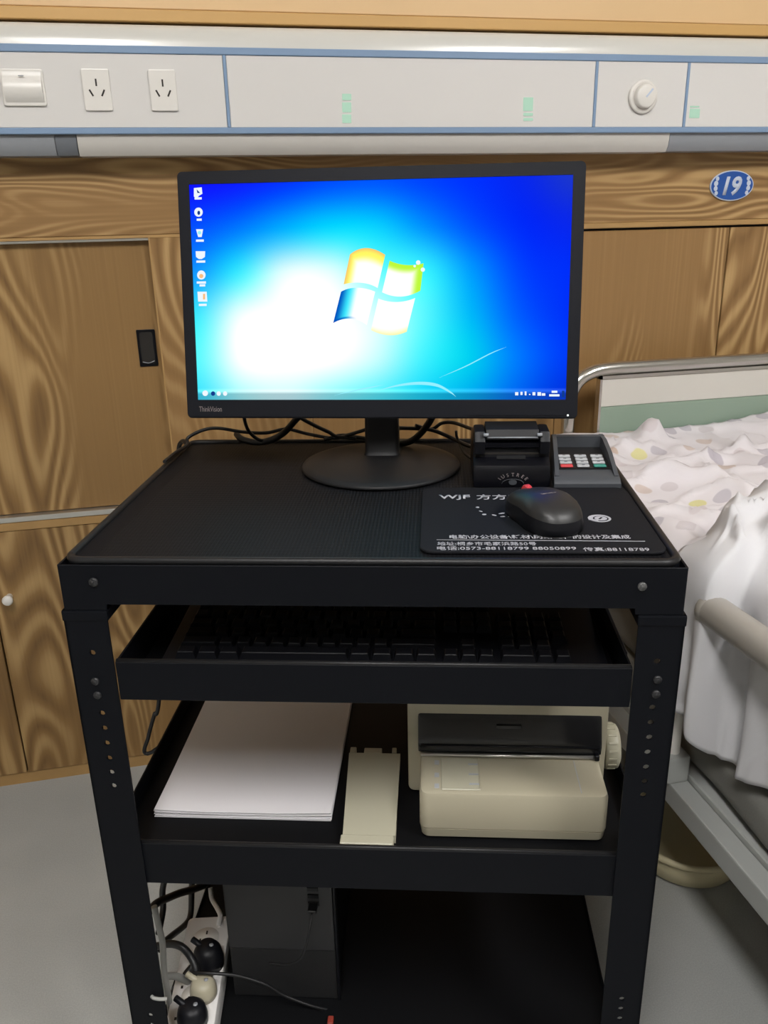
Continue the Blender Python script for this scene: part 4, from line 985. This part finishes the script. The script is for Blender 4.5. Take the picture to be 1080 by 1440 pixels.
bpart('mattress_layer', slab(newbm(), XB+.026, BX, -.42, 1.5, .392, .50, .035, .008, 4), 'mattress', smooth=60)
bpart('mattress_layer', slab(newbm(), XB+.034, BX, -.42, 1.5, .49, .61, .04, .006, 8), 'linen', smooth=60)

def cloth(name, fn, ns, nt_, mat, label, cat, org, th=.006, su=1.0, sv=1.0):
    vs = [Vector(fn(i/ns, j/nt_))-Vector(org) for j in range(nt_+1) for i in range(ns+1)]
    fs = [(j*(ns+1)+i, j*(ns+1)+i+1, (j+1)*(ns+1)+i+1, (j+1)*(ns+1)+i) for j in range(nt_) for i in range(ns)]
    me = bpy.data.meshes.new(name); me.from_pydata([tuple(v) for v in vs], [], fs)
    uvl = me.uv_layers.new(name='UVMap')
    for lp in me.loops:
        vi = lp.vertex_index; uvl.data[lp.index].uv = (su*(vi % (ns+1))/ns, sv*(vi//(ns+1))/nt_)
    for p in me.polygons: p.use_smooth = True
    me.materials.append(MT[mat]); o = bpy.data.objects.new(name, me); COL.objects.link(o); o.location = org
    md = o.modifiers.new('thickness', 'SOLIDIFY'); md.thickness = th; md.offset = 1
    o['label'] = label; o['category'] = cat; return o
def fold(p, f=1, seed=0): return noise.fractal((p[0]*f+seed, p[1]*f, seed*.7), 1.0, 2.0, 3)
def ridge(x, y, seed):
    n = noise.noise((x*5+seed, y*5, seed)); return (1-min(1, abs(n)*5))**2
def sstep(a, b, x):
    t = max(0, min(1, (x-a)/(b-a))); return t*t*(3-2*t)
# cross-section walked from the hanging hem (s=0) over the edge to the far side (s=1)
def section(s, drop, xe, ztop, width, r=.05):
    Ls = drop+r*math.pi/2*.9+width; d = s*Ls
    if d < drop: return xe, ztop-r-(drop-d)
    d -= drop; arc = r*math.pi/2*.9
    if d < arc:
        a_ = d/arc*math.pi/2; return xe+r*(1-math.cos(a_)), ztop-r+r*math.sin(a_)
    return xe+r+(d-arc), ztop
def quilt(s, t):
    y = 1.528-.545*t
    xe = .652-.004*t
    x, z = section(s, .05+.10*sstep(.5, 1, t), xe, .714-.032*sstep(0, .8, t), .80, .045)
    top = sstep(xe+.01, xe+.07, x); calm = .35+.65*sstep(1.52, 1.38, y)
    z += top*(.020*fold((x, y), 3.2, 3)+calm*(.020*ridge(x*.7, y*1.5, 5)+.014*ridge(x*1.6, y*1.1, 11)+.010*ridge(x*2.6, y*2.2, 15))+.014*sstep(.85, 1.25, x)*sstep(1.2, 1.45, y))
    z += .026*math.exp(-(((x-.872)/.027)**2+((y-1.475)/.03)**2)**2)
    z -= .05*sstep(1.09, .99, y)*sstep(.685, .73, x)
    x += (1-top)*(.012*noise.noise((y*9, z*6, 2))+.008*math.sin(y*40)*sstep(.66, .58, z))
    return x, y, z
cloth('dotted_quilt', quilt, 110, 80, 'dots', 'white quilt with pale pastel dots rumpled over the head of the bed', 'quilt', (1.05, 1.25, .66), .010, 1.05, .68)
def duvet(s, t):
    y = 1.09-1.05*t
    hem = .405+.05*sstep(.90, .98, y)+.022*sstep(.85, .74, y)
    xe = .675+.005*math.sin(y*23)-.047*sstep(.905, .955, y)
    ztop = .700+.02*math.exp(-((y-.97)/.09)**2)
    edge = math.sin(min(1, t/.07)*math.pi/2)
    x, z = section(s, ztop-.055-hem, xe, ztop, .66, .06)
    top = sstep(xe+.01, xe+.09, x)
    z += top*edge*(.016*fold((x, y), 3.6, 8)+.034*ridge(x*1.1, y*.9, 21)+.026*ridge(x*1.7, y*1.6, 31)+.012*ridge(x*2.4, y*2.6, 41)+.03*math.exp(-((x-.82)/.08)**2-((y-.99)/.06)**2))
    hang = 1-top
    x += hang*(.009*math.sin(y*52+3*noise.noise((y*8, 0, 1)))+.016*noise.noise((y*15, z*5, 4))+.006*ridge(y*2.2, z*.9, 51))*sstep(.67, .56, z)
    z -= (1-edge)*.055*top
    y += (.012-.12*(1-sstep(.63, .78, x))-.03*sstep(.85, 1.1, x))*(1-sstep(0, .3, t))
    return x, y, z
cloth('white_duvet', duvet, 130, 150, 'linen', 'plain white duvet bunched on the bed and hanging over its near side', 'duvet', (1.0, .6, .66), .008, .9, 1.05)
# ------------------------------------------------------------------ basin under the bed
bs = thing('plastic_basin', 'cream plastic washbasin on the floor under the bed', 'basin', (.80, 1.10, 0), cart=False)
part('basin_wall', lathe(newbm(), [(0, .002), (.082, .002), (.092, .008), (.112, .068), (.108, .068), (.088, .010), (0, .007)], 'z', (.80, 1.10, 0), 48), 'basin', bs)
part('basin_rim', tube(newbm(), [(.80+.113*math.cos(R(a_)), 1.10+.113*math.sin(R(a_)), .069) for a_ in range(0, 360, 15)], .006, 10, 2, True), 'basin', bs)
bpy.context.view_layer.update()
